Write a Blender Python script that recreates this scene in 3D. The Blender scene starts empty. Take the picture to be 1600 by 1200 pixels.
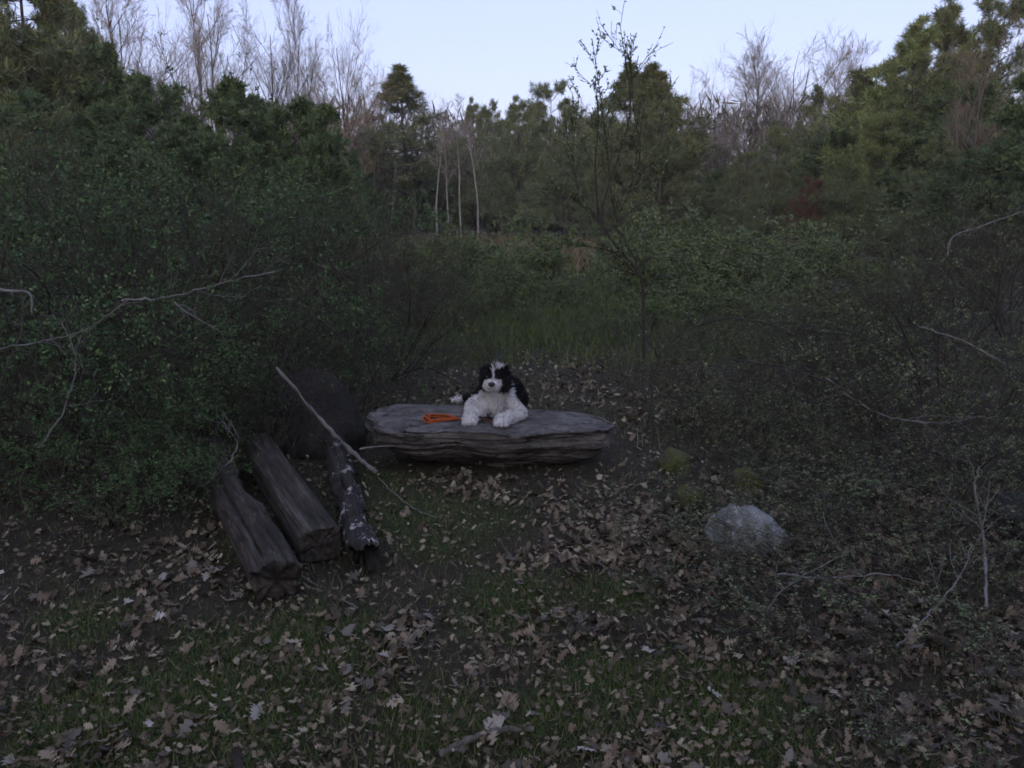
import bpy, bmesh, math
import numpy as np
from mathutils import Vector, Matrix

# ------------------------------------------------------------------ camera, sky, sun, exposure
S = bpy.context.scene
C = S.collection
PITCH = math.radians(11.8); CAMZ = 1.5; F = 1244.0
cam = bpy.data.objects.new('camera', bpy.data.cameras.new('camera'))
C.objects.link(cam)
cam.location = (0, 0, CAMZ); cam.rotation_euler = (math.pi/2 - PITCH, 0, 0)
cam.data.sensor_width = 36; cam.data.lens = 36*F/1600
cam.data.clip_start = 0.05; cam.data.clip_end = 3000
S.camera = cam

SUN_EL, SUN_ROT = math.radians(4), math.radians(195)
world = bpy.data.worlds.new('World'); S.world = world; world.use_nodes = True
wn = world.node_tree; wn.nodes.clear()
sky = wn.nodes.new('ShaderNodeTexSky'); sky.sky_type = 'NISHITA'; sky.sun_disc = False
sky.sun_elevation = SUN_EL; sky.sun_rotation = SUN_ROT
sky.air_density = 1.0; sky.dust_density = 1.0; sky.ozone_density = 2.0
bgn = wn.nodes.new('ShaderNodeBackground'); bgn.inputs['Strength'].default_value = 0.15
won = wn.nodes.new('ShaderNodeOutputWorld')
wb = wn.nodes.new('ShaderNodeMix'); wb.data_type = 'RGBA'; wb.blend_type = 'MULTIPLY'; wb.inputs['Factor'].default_value = 1
wb.inputs[7].default_value = (1.15, .88, 1.08, 1)      # the camera's cool white balance
wn.links.new(sky.outputs[0], wb.inputs[6]); 
veil = wn.nodes.new('ShaderNodeMix'); veil.data_type = 'RGBA'; veil.inputs['Factor'].default_value = .65
veil.inputs[7].default_value = (1.56, 1.75, 2.72, 1)      # thin even cloud veil of the dusk sky
wn.links.new(wb.outputs[2], veil.inputs[6]); wn.links.new(veil.outputs[2], bgn.inputs[0]); wn.links.new(bgn.outputs[0], won.inputs[0])

sl = bpy.data.lights.new('sun', 'SUN'); sl.energy = 0.6; sl.angle = math.radians(90); sl.color = (1, 0.91, 0.74)   # low sun veiled by cloud behind the photographer
so = bpy.data.objects.new('sun', sl); C.objects.link(so)
GLOW_EL = SUN_EL
sdir = Vector((math.sin(SUN_ROT)*math.cos(GLOW_EL), math.cos(SUN_ROT)*math.cos(GLOW_EL), math.sin(GLOW_EL)))
so.rotation_euler = (-sdir).to_track_quat('-Z', 'Y').to_euler(); so.location = (0, -5, 30)

vs = S.view_settings
vs.view_transform = 'Standard'; vs.look = 'None'; vs.gamma = 1; vs.use_curve_mapping = False
vs.exposure = 1.68
S.render.engine = 'CYCLES'
S.cycles.max_bounces = 2; S.cycles.diffuse_bounces = 1; S.cycles.glossy_bounces = 1
S.cycles.transmission_bounces = 1; S.cycles.transparent_max_bounces = 2
S.cycles.filter_width = 1.7
S.cycles.use_adaptive_sampling = True; S.cycles.adaptive_threshold = .035; S.cycles.adaptive_min_samples = 16

# ------------------------------------------------------------------ helpers
rng = np.random.default_rng(7)
cp, sp = math.cos(PITCH), math.sin(PITCH)
def ray(px, py):
    u = (px-800)/F; v = (600-py)/F
    return np.array([u, cp + v*sp, -sp + v*cp])
def W(px, py, y):
    r = ray(px, py); return r*(y/r[1]) + np.array([0, 0, CAMZ])
def G(px, py, z=0.0):
    r = ray(px, py); return r*((z-CAMZ)/r[2]) + np.array([0, 0, CAMZ])

def _hash(i, j, k, seed):
    n = (i*374761393 + j*668265263 + k*2147483647 + seed*974634777) & 0xffffffff
    n = ((n ^ (n >> 13))*1274126177) & 0xffffffff
    n = ((n ^ (n >> 16))*2246822519) & 0xffffffff
    return ((n ^ (n >> 15)) & 0xffff)/65535.0
def vn(p, seed=0):
    p = np.asarray(p, float); i = np.floor(p).astype(np.int64); f = p-i; f = f*f*(3-2*f)
    x, y, z = i[..., 0], i[..., 1], i[..., 2]; r = 0
    for a in (0, 1):
        for b in (0, 1):
            for c in (0, 1):
                w = (f[..., 0] if a else 1-f[..., 0])*(f[..., 1] if b else 1-f[..., 1])*(f[..., 2] if c else 1-f[..., 2])
                r = r + w*_hash(x+a, y+b, z+c, seed)
    return r*2-1
def fbm(p, o=4, seed=0):
    p = np.asarray(p, float); r = 0; a = 1; t = 0
    for q in range(o):
        r = r + a*vn(p*2**q, seed+q); t += a; a *= .5
    return r/t
def v2(x, y, s, seed=0, o=3):
    x, y = np.broadcast_arrays(np.asarray(x, float), np.asarray(y, float))
    return fbm(np.stack([x*s, y*s, np.zeros_like(x)+.37], -1), o, seed)
def height(x, y):
    x = np.asarray(x, float); y = np.asarray(y, float)
    near = np.clip(1-(np.hypot(x, y)-14)/20, 0, 1)
    h = .035*v2(x, y, .9, 3)*near + .012*v2(x, y, 6, 5)*near
    h = h + .22*np.clip((x-1.5)/3, 0, 1)*np.clip((y-2.4)/3, 0, 1)*np.clip(1-(y-9)/8, 0, 1)
    h = h + .10*np.clip((-x-2.2)/3, 0, 1)*np.clip(1-(y-9)/8, 0, 1)
    h = h + 5*np.clip((y-90)/250, 0, 1)**1.3 + .35*v2(x, y, .05, 11)*np.clip((y-16)/20, 0, 1)
    return h
def H(x, y): return float(height(x, y))

def norm(a): return a/np.maximum(np.linalg.norm(a, axis=-1, keepdims=True), 1e-9)

class Geo:
    def __init__(s): s.V = []; s.F = {3: [], 4: []}; s.M = {3: [], 4: []}; s.n = 0; s.col = []
    def add(s, V, F, m=0, col=None):
        V = np.asarray(V, float).reshape(-1, 3); F = np.asarray(F, np.int64); k = F.shape[-1]; F = F.reshape(-1, k)
        s.F[k].append(F+s.n); s.M[k].append(np.full(len(F), m)); s.V.append(V); s.n += len(V)
        if col is not None: s.col.append(np.broadcast_to(np.asarray(col, float), (len(V), 3)))
        return s
    def mesh(s, name, mats, smooth=True):
        V = np.concatenate(s.V); me = bpy.data.meshes.new(name)
        f4 = np.concatenate(s.F[4]) if s.F[4] else np.zeros((0, 4), int)
        f3 = np.concatenate(s.F[3]) if s.F[3] else np.zeros((0, 3), int)
        mi = np.concatenate((s.M[4] or [np.zeros(0, int)]) + (s.M[3] or [np.zeros(0, int)]))
        L = np.concatenate([f4.ravel(), f3.ravel()]).astype(np.int32)
        st = np.concatenate([np.arange(len(f4))*4, len(f4)*4 + np.arange(len(f3))*3]).astype(np.int32)
        me.vertices.add(len(V)); me.vertices.foreach_set('co', V.astype(np.float32).ravel())
        me.loops.add(len(L)); me.loops.foreach_set('vertex_index', L)
        me.polygons.add(len(st)); me.polygons.foreach_set('loop_start', st)
        me.polygons.foreach_set('material_index', mi.astype(np.int32))
        me.polygons.foreach_set('use_smooth', np.full(len(st), smooth))
        me.update(calc_edges=True)
        if s.col:
            c = np.concatenate(s.col); a = me.color_attributes.new('tone', 'FLOAT_COLOR', 'POINT')
            a.data.foreach_set('color', np.concatenate([c, np.ones((len(c), 1))], 1).astype(np.float32).ravel())
        for m in mats: me.materials.append(m)
        return me
    def obj(s, name, mats, parent=None, smooth=True):
        if not isinstance(mats, (list, tuple)): mats = [mats]
        return link(name, s.mesh(name, mats, smooth), parent)

def link(name, data, parent=None):
    o = bpy.data.objects.new(name, data); C.objects.link(o)
    if parent: o.parent = parent
    return o
def tag(o, label=None, cat=None, group=None, kind=None):
    for k, v in (('label', label), ('category', cat), ('group', group), ('kind', kind)):
        if v: o[k] = v
    return o
def empty(name, loc=(0, 0, 0)):
    o = link(name, None); o.location = loc; o.empty_display_size = .1; return o

def tubes(g, P, R, s=4, m=0, cap=False):
    n, k, _ = P.shape
    T = norm(np.gradient(P, axis=1)); a = norm(P[:, -1]-P[:, 0])
    ref = np.where(np.abs(a[:, 2:3]) > .8, np.array([[1., .1, 0]]), np.array([[0, 0, 1.]]))[:, None, :]
    U = norm(np.cross(T, ref)); B = np.cross(T, U)
    an = np.arange(s)*2*math.pi/s
    V = P[:, :, None]+R[:, :, None, None]*(np.cos(an)[:, None]*U[:, :, None]+np.sin(an)[:, None]*B[:, :, None])
    i = np.arange(n)[:, None, None]*k*s; j = np.arange(k-1)[None, :, None]*s; q = np.arange(s)[None, None]; q2 = (q+1) % s
    Fq = np.stack([i+j+q, i+j+q2, i+j+s+q2, i+j+s+q], -1).reshape(-1, 4)
    g.add(V, Fq, m)
def branch(r, P, R, k, t=(.3, 1), ang=(30, 60), L=.5, m=5, wander=.15, up=.0, rs=.6, tip=.25, shape=None, lenabs=None, whorl=0):
    n, mp = P.shape[:2]
    tt = r.uniform(t[0], t[1], (n, k))
    if whorl: tt = np.clip(np.round(tt*whorl)/whorl+r.normal(size=tt.shape)*.006, t[0], t[1])
    f = tt*(mp-1); i = np.minimum(f.astype(int), mp-2); fr = (f-i)[..., None]
    ar = np.arange(n)[:, None]
    b = P[ar, i]*(1-fr)+P[ar, i+1]*fr; d0 = norm(P[ar, i+1]-P[ar, i])
    rad = (R[ar, i]*(1-fr[..., 0])+R[ar, i+1]*fr[..., 0])*rs
    pl = np.linalg.norm(np.diff(P, axis=1), axis=-1).sum(1)[:, None]
    v = r.normal(size=b.shape); v = norm(v-(v*d0).sum(-1, keepdims=True)*d0)
    a = np.radians(r.uniform(ang[0], ang[1], (n, k)))[..., None]
    d = d0*np.cos(a)+v*np.sin(a)
    ln = (pl*L if lenabs is None else lenabs)*r.uniform(.6, 1.25, (n, k))
    if shape is not None: ln = ln*shape(tt)
    b = b.reshape(-1, 3); d = d.reshape(-1, 3); ln = ln.reshape(-1, 1); rad = rad.reshape(-1)
    return walk(r, b, d, ln, rad, m, wander, up, tip)
def walk(r, b, d, ln, rad, m, wander, up, tip):
    Q = [b]
    for s in range(m-1):
        u = up(s/(m-1)) if callable(up) else up
        d = norm(d+r.normal(size=d.shape)*wander+np.array([0, 0, u]))
        Q.append(Q[-1]+d*ln/(m-1))
    return np.stack(Q, 1), rad[:, None]*np.linspace(1, tip, m)[None]
def sample(r, P, k, t=(.1, 1)):
    n, mp = P.shape[:2]
    tt = r.uniform(t[0], t[1], (n, k)); f = tt*(mp-1); i = np.minimum(f.astype(int), mp-2); fr = (f-i)[..., None]
    ar = np.arange(n)[:, None]
    return (P[ar, i]*(1-fr)+P[ar, i+1]*fr).reshape(-1, 3), norm(P[ar, i+1]-P[ar, i]).reshape(-1, 3)
def leaves(g, r, b, d, size, spread=.9, wid=.28, up=.15, m=0):
    n = len(b)
    d = norm(d*(1-spread*.5)+r.normal(size=(n, 3))*spread*.6+np.array([0, 0, up]))
    w = norm(np.cross(d, r.normal(size=(n, 3)))); nn = np.cross(d, w)
    s = size*r.uniform(.55, 1.25, (n, 1))
    V = np.stack([b, b+d*s*.45+w*s*wid+nn*s*.08, b+d*s, b+d*s*.45-w*s*wid+nn*s*.08], 1)
    g.add(V, np.arange(n*4).reshape(n, 4), m)

# ------------------------------------------------------------------ materials
def nodes(name):
    m = bpy.data.materials.new(name); m.use_nodes = True
    nt = m.node_tree; b = nt.nodes['Principled BSDF']
    b.inputs['Roughness'].default_value = .85; b.inputs['Specular IOR Level'].default_value = .2
    return m, nt, b
def ramp(nt, stops, fac):
    r = nt.nodes.new('ShaderNodeValToRGB'); e = r.color_ramp.elements
    while len(e) < len(stops): e.new(.5)
    for q, (p, c) in enumerate(stops): e[q].position = p; e[q].color = (*c, 1)
    nt.links.new(fac, r.inputs[0]); return r.outputs[0]
def texnoise(nt, scale, detail=4, rough=.6, coord='Object', stretch=None):
    tc = nt.nodes.new('ShaderNodeTexCoord'); n = nt.nodes.new('ShaderNodeTexNoise')
    n.inputs['Scale'].default_value = scale; n.inputs['Detail'].default_value = detail; n.inputs['Roughness'].default_value = rough
    src = tc.outputs[coord]
    if stretch:
        mp = nt.nodes.new('ShaderNodeMapping'); mp.inputs['Scale'].default_value = stretch
        nt.links.new(src, mp.inputs[0]); src = mp.outputs[0]
    nt.links.new(src, n.inputs['Vector']); return n.outputs['Fac']
def mix(nt, fac, a, b, mode='MIX'):
    n = nt.nodes.new('ShaderNodeMix'); n.data_type = 'RGBA'; n.blend_type = mode
    for sck, v in ((n.inputs['Factor'], fac), (n.inputs[6], a), (n.inputs[7], b)):
        if isinstance(v, bpy.types.NodeSocket): nt.links.new(v, sck)
        else: sck.default_value = (*v, 1) if isinstance(v, tuple) else v
    return n.outputs[2]
def bump(nt, b, h, dist=.01, strength=.6):
    n = nt.nodes.new('ShaderNodeBump'); n.inputs['Distance'].default_value = dist; n.inputs['Strength'].default_value = strength
    nt.links.new(h, n.inputs['Height']); nt.links.new(n.outputs[0], b.inputs['Normal'])
def leafmat(name, stops, rough=.75, spec=.25):
    """colour varies from leaf to leaf"""
    m, nt, b = nodes(name)
    g = nt.nodes.new('ShaderNodeNewGeometry')
    nt.links.new(ramp(nt, stops, g.outputs['Random Per Island']), b.inputs['Base Color'])
    b.inputs['Roughness'].default_value = rough; b.inputs['Specular IOR Level'].default_value = spec
    return m
def noisemat(name, stops, scale, detail=5, dist=.01, strength=.6, rough=.9, stretch=None, coord='Object'):
    m, nt, b = nodes(name)
    f = texnoise(nt, scale, detail, .65, coord, stretch)
    nt.links.new(ramp(nt, stops, f), b.inputs['Base Color']); bump(nt, b, f, dist, strength)
    b.inputs['Roughness'].default_value = rough
    return m
def plain(name, c, rough=.6, metal=0, spec=.4):
    m, nt, b = nodes(name); b.inputs['Base Color'].default_value = (*c, 1)
    b.inputs['Roughness'].default_value = rough; b.inputs['Metallic'].default_value = metal; b.inputs['Specular IOR Level'].default_value = spec
    return m

M = {}
M['twig'] = leafmat('twig_bark', [(0, (0.0226, 0.0184, 0.0126)), (.6, (0.0379, 0.0316, 0.0218)), (1, (0.0707, 0.0613, 0.0421))])
M['twig_pale'] = leafmat('pale_twig_bark', [(0, (0.112, 0.085, 0.06)), (.6, (0.1904, 0.145, 0.104)), (1, (0.2912, 0.23, 0.168))])
M['bark'] = noisemat('grey_bark', [(.3, (0.048, 0.0416, 0.036)), (.7, (0.12, 0.108, 0.096))], 9, stretch=(1, 1, .25), dist=.02)
M['bark_dark'] = noisemat('dark_bark', [(.3, (.03, .026, .022)), (.7, (.085, .072, .06))], 9, stretch=(1, 1, .25), dist=.02)
M['birch'] = noisemat('birch_bark', [(.32, (0.0672, 0.0605, 0.0538)), (.45, (0.2285, 0.215, 0.1949)), (.8, (0.3091, 0.2957, 0.2688))], 5, stretch=(1, 1, 3), dist=.01)
M['green'] = leafmat('shrub_leaf', [(0, (0.028, 0.0571, 0.022)), (.5, (0.0537, 0.1042, 0.036)), (.85, (0.0876, 0.1489, 0.0501)), (1, (0.1517, 0.1985, 0.0751))])
M['green_mid'] = leafmat('meadow_shrub_leaf', [(0, (0.0538, 0.0795, 0.0341)), (.5, (0.0962, 0.1347, 0.054)), (1, (0.1635, 0.1989, 0.0781))])
M['green_grey'] = leafmat('grey_green_leaf', [(0, (0.0577, 0.0829, 0.0389)), (.5, (0.1008, 0.1325, 0.0612)), (1, (0.1873, 0.2109, 0.0998))])
M['bud'] = leafmat('spring_bud', [(0, (0.0815, 0.0874, 0.0341)), (1, (0.212, 0.2038, 0.0795))])
M['pine'] = leafmat('pine_needle', [(0, (0.0532, 0.071, 0.035)), (.5, (0.1066, 0.1368, 0.0577)), (1, (0.1956, 0.2155, 0.0825))])
M['pine_olive'] = leafmat('olive_pine_needle', [(0, (0.0682, 0.0913, 0.0435)), (.5, (0.1239, 0.1598, 0.0726)), (1, (0.2202, 0.2624, 0.1211))])
M['pine_yellow'] = leafmat('yellow_green_needle', [(0, (0.0786, 0.1075, 0.0369)), (.5, (0.1486, 0.1946, 0.0637)), (1, (0.2449, 0.2967, 0.1005))])
M['cedar'] = leafmat('cedar_spray', [(0, (0.0448, 0.0743, 0.0356)), (.5, (0.0832, 0.1314, 0.0557)), (1, (0.16, 0.2142, 0.0802))])
M['rust'] = leafmat('rust_needle', [(0, (0.054, 0.0288, 0.0173)), (.5, (0.108, 0.0576, 0.0324)), (1, (0.153, 0.096, 0.054))])
M['haze_twig'] = leafmat('far_twig', [(0, (0.1466, 0.1266, 0.1062)), (.5, (0.2346, 0.2084, 0.1797)), (1, (0.337, 0.3087, 0.2657))])
M['tan_twig'] = leafmat('budding_twig', [(0, (0.15, 0.11, 0.0688)), (.5, (0.2375, 0.175, 0.1063)), (1, (0.3375, 0.25, 0.15))])
M['litter'] = leafmat('dead_oak_leaf', [(0, (0.0475, 0.0337, 0.021)), (.45, (0.1019, 0.0749, 0.0467)), (.8, (0.1694, 0.1301, 0.0855)), (1, (0.2712, 0.2278, 0.1601))], rough=.7)
M['grass'] = leafmat('grass_blade', [(0, (0.0313, 0.0527, 0.0141)), (.6, (0.0597, 0.094, 0.0229)), (1, (0.121, 0.1317, 0.0397))])
M['straw'] = leafmat('dry_grass_blade', [(0, (0.0753, 0.0622, 0.0322)), (.6, (0.128, 0.106, 0.0581)), (1, (0.2036, 0.1683, 0.0965))])

# ground: soil and rotted litter, greener where grass grows, straw coloured in the far meadow
m, nt, b = nodes('forest_floor')
at = nt.nodes.new('ShaderNodeVertexColor'); at.layer_name = 'tone'
n1 = texnoise(nt, 28, 6, .7); n2 = texnoise(nt, 5, 4, .6)
c = mix(nt, .55, at.outputs[0], ramp(nt, [(.3, (.35, .33, .3)), (.5, (.8, .78, .75)), (.72, (1.6, 1.5, 1.4))], n1), 'MULTIPLY')
c = mix(nt, .5, c, ramp(nt, [(.3, (.5, .5, .5)), (.7, (1.4, 1.35, 1.3))], n2), 'MULTIPLY')
nt.links.new(c, b.inputs['Base Color']); bump(nt, b, n1, .03, .9); b.inputs['Roughness'].default_value = .95
M['ground'] = m

# ------------------------------------------------------------------ ground
GRASS = [(645, 800, .42), (600, 760, .3), (690, 850, .3), (470, 1010, .33), (540, 1040, .22), (395, 1130, .3), (250, 1120, .32), (120, 1150, .3),
         (940, 1060, .2), (1120, 1080, .3), (1160, 1150, .25), (660, 1130, .25), (130, 970, .2), (790, 930, .3), (760, 810, .35), (400, 850, .2),
         (830, 525, 1.1), (770, 500, 1.8), (870, 470, 3.2), (640, 480, 2.2), (850, 1130, .2), (330, 1000, .2), (960, 930, .2)]
GP = [(*G(px, py)[:2], r) for px, py, r in GRASS]
LIT = [(1060, 900, .55), (1000, 830, .5), (900, 900, .35), (1130, 1020, .4), (300, 900, .35), (560, 960, .2), (860, 1000, .35), (740, 770, .35), (950, 585, 1.5), (800, 600, 1.1), (880, 560, .9), (700, 610, .8),
       (1100, 620, 1.3), (1550, 1000, .6), (1350, 1000, .6), (450, 1090, .3), (230, 1170, .25), (1250, 900, .7), (1450, 860, .9), (620, 1000, .25), (1000, 1130, .4)]
LP = [(*G(px, py)[:2], r) for px, py, r in LIT]
def patch(x, y, L):
    r = np.zeros_like(x)
    for a, b_, c_ in L: r = np.maximum(r, np.exp(-((x-a)**2+(y-b_)**2)/(c_*c_)))
    return r
def green(x, y):
    return np.clip(patch(x, y, GP)*1.25+.7*v2(x, y, 2.6, 21)-.28, 0, 1)
def litter(x, y):
    return np.clip(.02+.95*patch(x, y, LP)+.8*v2(x, y, 2.0, 31)-.45*green(x, y), .04, 1)*np.clip(.45+1.5*v2(x, y, 6, 37, 2), .08, 1)

xs = np.unique(np.concatenate([np.linspace(-4.5, 4.5, 226), np.sign(np.linspace(-1, 1, 121))*(4.5+(np.abs(np.linspace(-1, 1, 121))**3)*600)]))
ys = np.unique(np.concatenate([np.linspace(1, 9, 201), 9+np.linspace(0, 1, 90)**2.6*900, 1-np.linspace(0, 1, 20)**2*60]))
X, Y = np.meshgrid(xs, ys); Z = height(X, Y)
gr = green(X, Y)*(np.clip(1-(Y-9)/10, 0, 1)); st_ = np.clip((Y-26)/12, 0, 1)*np.clip(1-(Y-57)/6, 0, 1)
mid = np.clip((Y-7.5)/4, 0, 1)*np.clip(1-(Y-40)/10, 0, 1)*np.clip(1-np.abs(X)/12, 0, 1)
tone = np.array([.034, .029, .019])*np.ones(X.shape+(1,))
gr = np.maximum(gr, mid*.7)[..., None]
tone = tone*(1-gr)+np.array([.028, .037, .012])*gr
tone = tone*(1-st_[..., None])+np.array([.15, .138, .09])*st_[..., None]
nx, ny = len(xs), len(ys)
i = (np.arange(ny-1)[:, None]*nx+np.arange(nx-1)[None]).reshape(-1)
g = Geo(); g.add(np.stack([X, Y, Z], -1), np.stack([i, i+1, i+1+nx, i+nx], -1), 0, tone.reshape(-1, 3))
tag(g.obj('ground', M['ground']), 'leaf-strewn forest floor and rough meadow', kind='structure')

# ------------------------------------------------------------------ stones
def rocktex(name, stops, scale=7, moss=None, stretch=None, rough=.85):
    m, nt, b = nodes(name)
    f = texnoise(nt, scale, 7, .68, stretch=stretch); f2 = texnoise(nt, scale*5, 4, .6)
    c = ramp(nt, stops, f); c = mix(nt, .45, c, ramp(nt, [(.35, (.45, .45, .45)), (.6, (1.25, 1.25, 1.25))], f2), 'MULTIPLY')
    if moss:
        f3 = texnoise(nt, scale*.7, 5, .7)
        c = mix(nt, ramp(nt, [(moss[0], (0, 0, 0)), (moss[0]+.12, (1, 1, 1))], f3), c, moss[1])
    nt.links.new(c, b.inputs['Base Color']); bump(nt, b, f2, .012, .8); b.inputs['Roughness'].default_value = rough
    return m
M['slab'] = rocktex('layered_grey_stone', [(.28, (0.0308, 0.0277, 0.0252)), (.5, (0.0895, 0.0826, 0.0752)), (.72, (0.1679, 0.1573, 0.1456))], 6, stretch=(.8, .8, 1.8))
_nt = M['slab'].node_tree; _b = _nt.nodes['Principled BSDF']; _src = _b.inputs['Base Color'].links[0].from_socket
_cr = texnoise(_nt, 3.2, 5, .62, stretch=(.7, 1.6, 2.6))
_nt.links.new(mix(_nt, ramp(_nt, [(.472, (0, 0, 0)), (.492, (.8, .8, .8)), (.50, (.8, .8, .8)), (.515, (0, 0, 0))], _cr), _src, (.012, .012, .012)), _b.inputs['Base Color'])
M['pale_rock'] = rocktex('pale_grey_granite', [(.3, (0.1378, 0.1419, 0.1345)), (.5, (0.2381, 0.2484, 0.2444)), (.7, (0.3446, 0.3611, 0.3668))], 6, moss=(.58, (0.1065, 0.1161, 0.0855)))
_nt = M['pale_rock'].node_tree; _b = _nt.nodes['Principled BSDF']; _src = _b.inputs['Base Color'].links[0].from_socket
_cr = texnoise(_nt, 7, 6, .7, stretch=(1.6, 1.6, .45)); _lc = texnoise(_nt, 22, 4, .65)
_c = mix(_nt, ramp(_nt, [(.46, (.75, .75, .75)), (.56, (0, 0, 0))], _cr), _src, (.13, .13, .115))
_nt.links.new(mix(_nt, ramp(_nt, [(.60, (0, 0, 0)), (.66, (.6, .6, .6))], _lc), _c, (.5, .52, .53)), _b.inputs['Base Color'])
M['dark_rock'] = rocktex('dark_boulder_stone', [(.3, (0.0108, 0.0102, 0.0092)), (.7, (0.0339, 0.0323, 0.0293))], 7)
M['moss_rock'] = rocktex('mossy_stone', [(.3, (0.0336, 0.0336, 0.0227)), (.7, (0.0924, 0.084, 0.0605))], 8, moss=(.40, (0.0546, 0.0605, 0.0121)))
def uvs(nu, nv):
    th = np.linspace(0, 2*math.pi, nu, endpoint=False); ph = np.linspace(0, math.pi, nv)
    return np.stack([np.sin(ph)[:, None]*np.cos(th), np.sin(ph)[:, None]*np.sin(th), np.cos(ph)[:, None]*np.ones(nu)], -1)
def gridfaces(nv, nu):
    i = (np.arange(nv-1)[:, None]*nu); q = np.arange(nu)[None]; q2 = (q+1) % nu
    return np.stack([i+q, i+nu+q, i+nu+q2, i+q2], -1).reshape(-1, 4)
def boulder(name, c, rad, mat, label, seed, rough=.16, facet=.0, rot=0, cat='rock', peak=None):
    D = uvs(64, 40); V = D*np.array(rad)
    if facet: D = np.sign(D)*np.abs(D)**facet; V = D*np.array(rad)
    if peak:
        zc = np.clip(D[..., 2], 0, 1); V[..., :2] *= (1.12-.62*zc**1.2)[..., None]; V[..., 2] *= 1.12; V[..., 0] += peak*zc**1.5*rad[0]
    V = V*(1+rough*fbm(D*1.7+seed, 4, seed)[..., None]+.05*fbm(D*6+seed, 3, seed+3)[..., None])
    rr = np.random.default_rng(seed*7+1); R0 = np.array(rad)
    for q in range(9):
        nrm = norm(rr.normal(size=3)*np.array([1, 1, .8])); sup = np.linalg.norm(nrm*R0)
        ex = np.maximum(0, (V*nrm).sum(-1)-sup*rr.uniform(.62, .9)); V = V-nrm*ex[..., None]*.85
    V = V*(1+.02*fbm(D*9+seed, 3, seed+8)[..., None])
    ca, sa = math.cos(rot), math.sin(rot)
    V = V@np.array([[ca, sa, 0], [-sa, ca, 0], [0, 0, 1]])
    g = Geo(); g.add(V, gridfaces(40, 64))
    o = g.obj(name, mat); o.location = c
    return tag(o, label, cat)

# the slab the dog lies on: layered, with an undercut front
NU = 220
th = np.linspace(0, 2*math.pi, NU, endpoint=False)
POLY = np.array([(.77, -.12), (.72, .04), (.60, .15), (.22, .23), (-.2, .30), (-.60, .27), (-.74, .12), (-.77, -.10), (-.70, -.31), (-.48, -.42), (-.12, -.40), (.18, -.42), (.34, -.33), (.56, -.28), (.70, -.25)])
PA = np.arctan2(POLY[:, 1], POLY[:, 0]) % (2*math.pi)
cl = np.vstack([POLY, POLY[:1]]); sg = np.linalg.norm(np.diff(cl, axis=0), axis=1); cum = np.concatenate([[0], np.cumsum(sg)])
tq = np.linspace(0, cum[-1], NU, endpoint=False)
ox = np.interp(tq, cum, cl[:, 0]); oy = np.interp(tq, cum, cl[:, 1])
for _ in range(2): ox = (np.roll(ox, 1)+2*ox+np.roll(ox, -1))/4; oy = (np.roll(oy, 1)+2*oy+np.roll(oy, -1))/4
th = np.arctan2(oy/.34, ox/.755); ce, se = np.cos(th), np.sin(th)
oy = oy + .025*fbm(np.stack([ox*5, oy*5, th*0], -1), 3, 9); ox = ox + .025*fbm(np.stack([ox*6, oy*6, th*0+4], -1), 3, 8)
rows = []
for r_ in np.linspace(0.02, 1, 26)**.8:
    x, y = ox*r_, oy*r_
    z = .295+.018*v2(x, y, 3, 41)+.012*v2(x*.5, y*4, 3, 43)-.03*x-.025*r_**6+.012*vn(np.stack([x*5, y*5, x*0+2], -1), 44)
    z = z - .012*(np.abs(vn(np.stack([x*1.2, y*9, x*0], -1), 77)) < .10)
    rows.append(np.stack([x, y, z], -1))
zz = np.concatenate([np.linspace(.285, .06, 52), np.linspace(.05, -.05, 6)])
lay = np.cumsum(np.random.default_rng(3).uniform(.4, 1.8, 60)); lay = .29-lay/lay[14]*.25
for z0 in zz:
    li = int((lay > z0).sum())
    k = np.interp(z0, [-.05, .03, .065, .11, .16, .25, .285], [.55, .58, .70, .89, .97, 1.0, .998])
    A_ = np.stack([np.cos(th)*2.6, np.sin(th)*2.6, th*0+li*7.3], -1)
    step = np.clip(vn(A_, 51)*1.6, -1, 1)                                   # each layer juts or is broken back by its own amount
    fine = fbm(np.stack([np.cos(th)*6, np.sin(th)*6, th*0+z0*25], -1), 4, 52)
    kk = k-.022+.028*step+.034*fine
    face = np.clip(-se, 0, 1)
    slant = face*np.clip((.20-z0)/.2, 0, 1)*(.10+.22*np.clip(-ox-.15, 0, 1)+.16*np.clip(vn(np.stack([th*1.6, th*0, th*0], -1), 71), 0, 1))
    x, y = ox*kk*(1-.25*np.clip((.17-z0)/.2, 0, 1)*np.clip(-ce, 0, 1)), oy*(kk-slant)
    z = np.full(NU, z0)+.03*vn(np.stack([x*1.8, y*1.8, x*0+z0*2], -1), 53)*np.clip((.285-z0)*12, 0, 1)-.030*x
    z = z+.018*vn(np.stack([x*5, y*5, x*0+li], -1), 54)*np.clip((.285-z0)*20, 0, 1)
    rows.append(np.stack([x, y, z], -1))
SL = np.stack(rows)
g = Geo(); g.add(SL, gridfaces(len(rows), NU)[:, ::-1])
slab = g.obj('stone_slab', M['slab']); slab.location = (-.128, 4.83, 0)
tag(slab, 'long flat layered grey stone slab with the puppy lying on it', 'rock', kind='thing')

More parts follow.
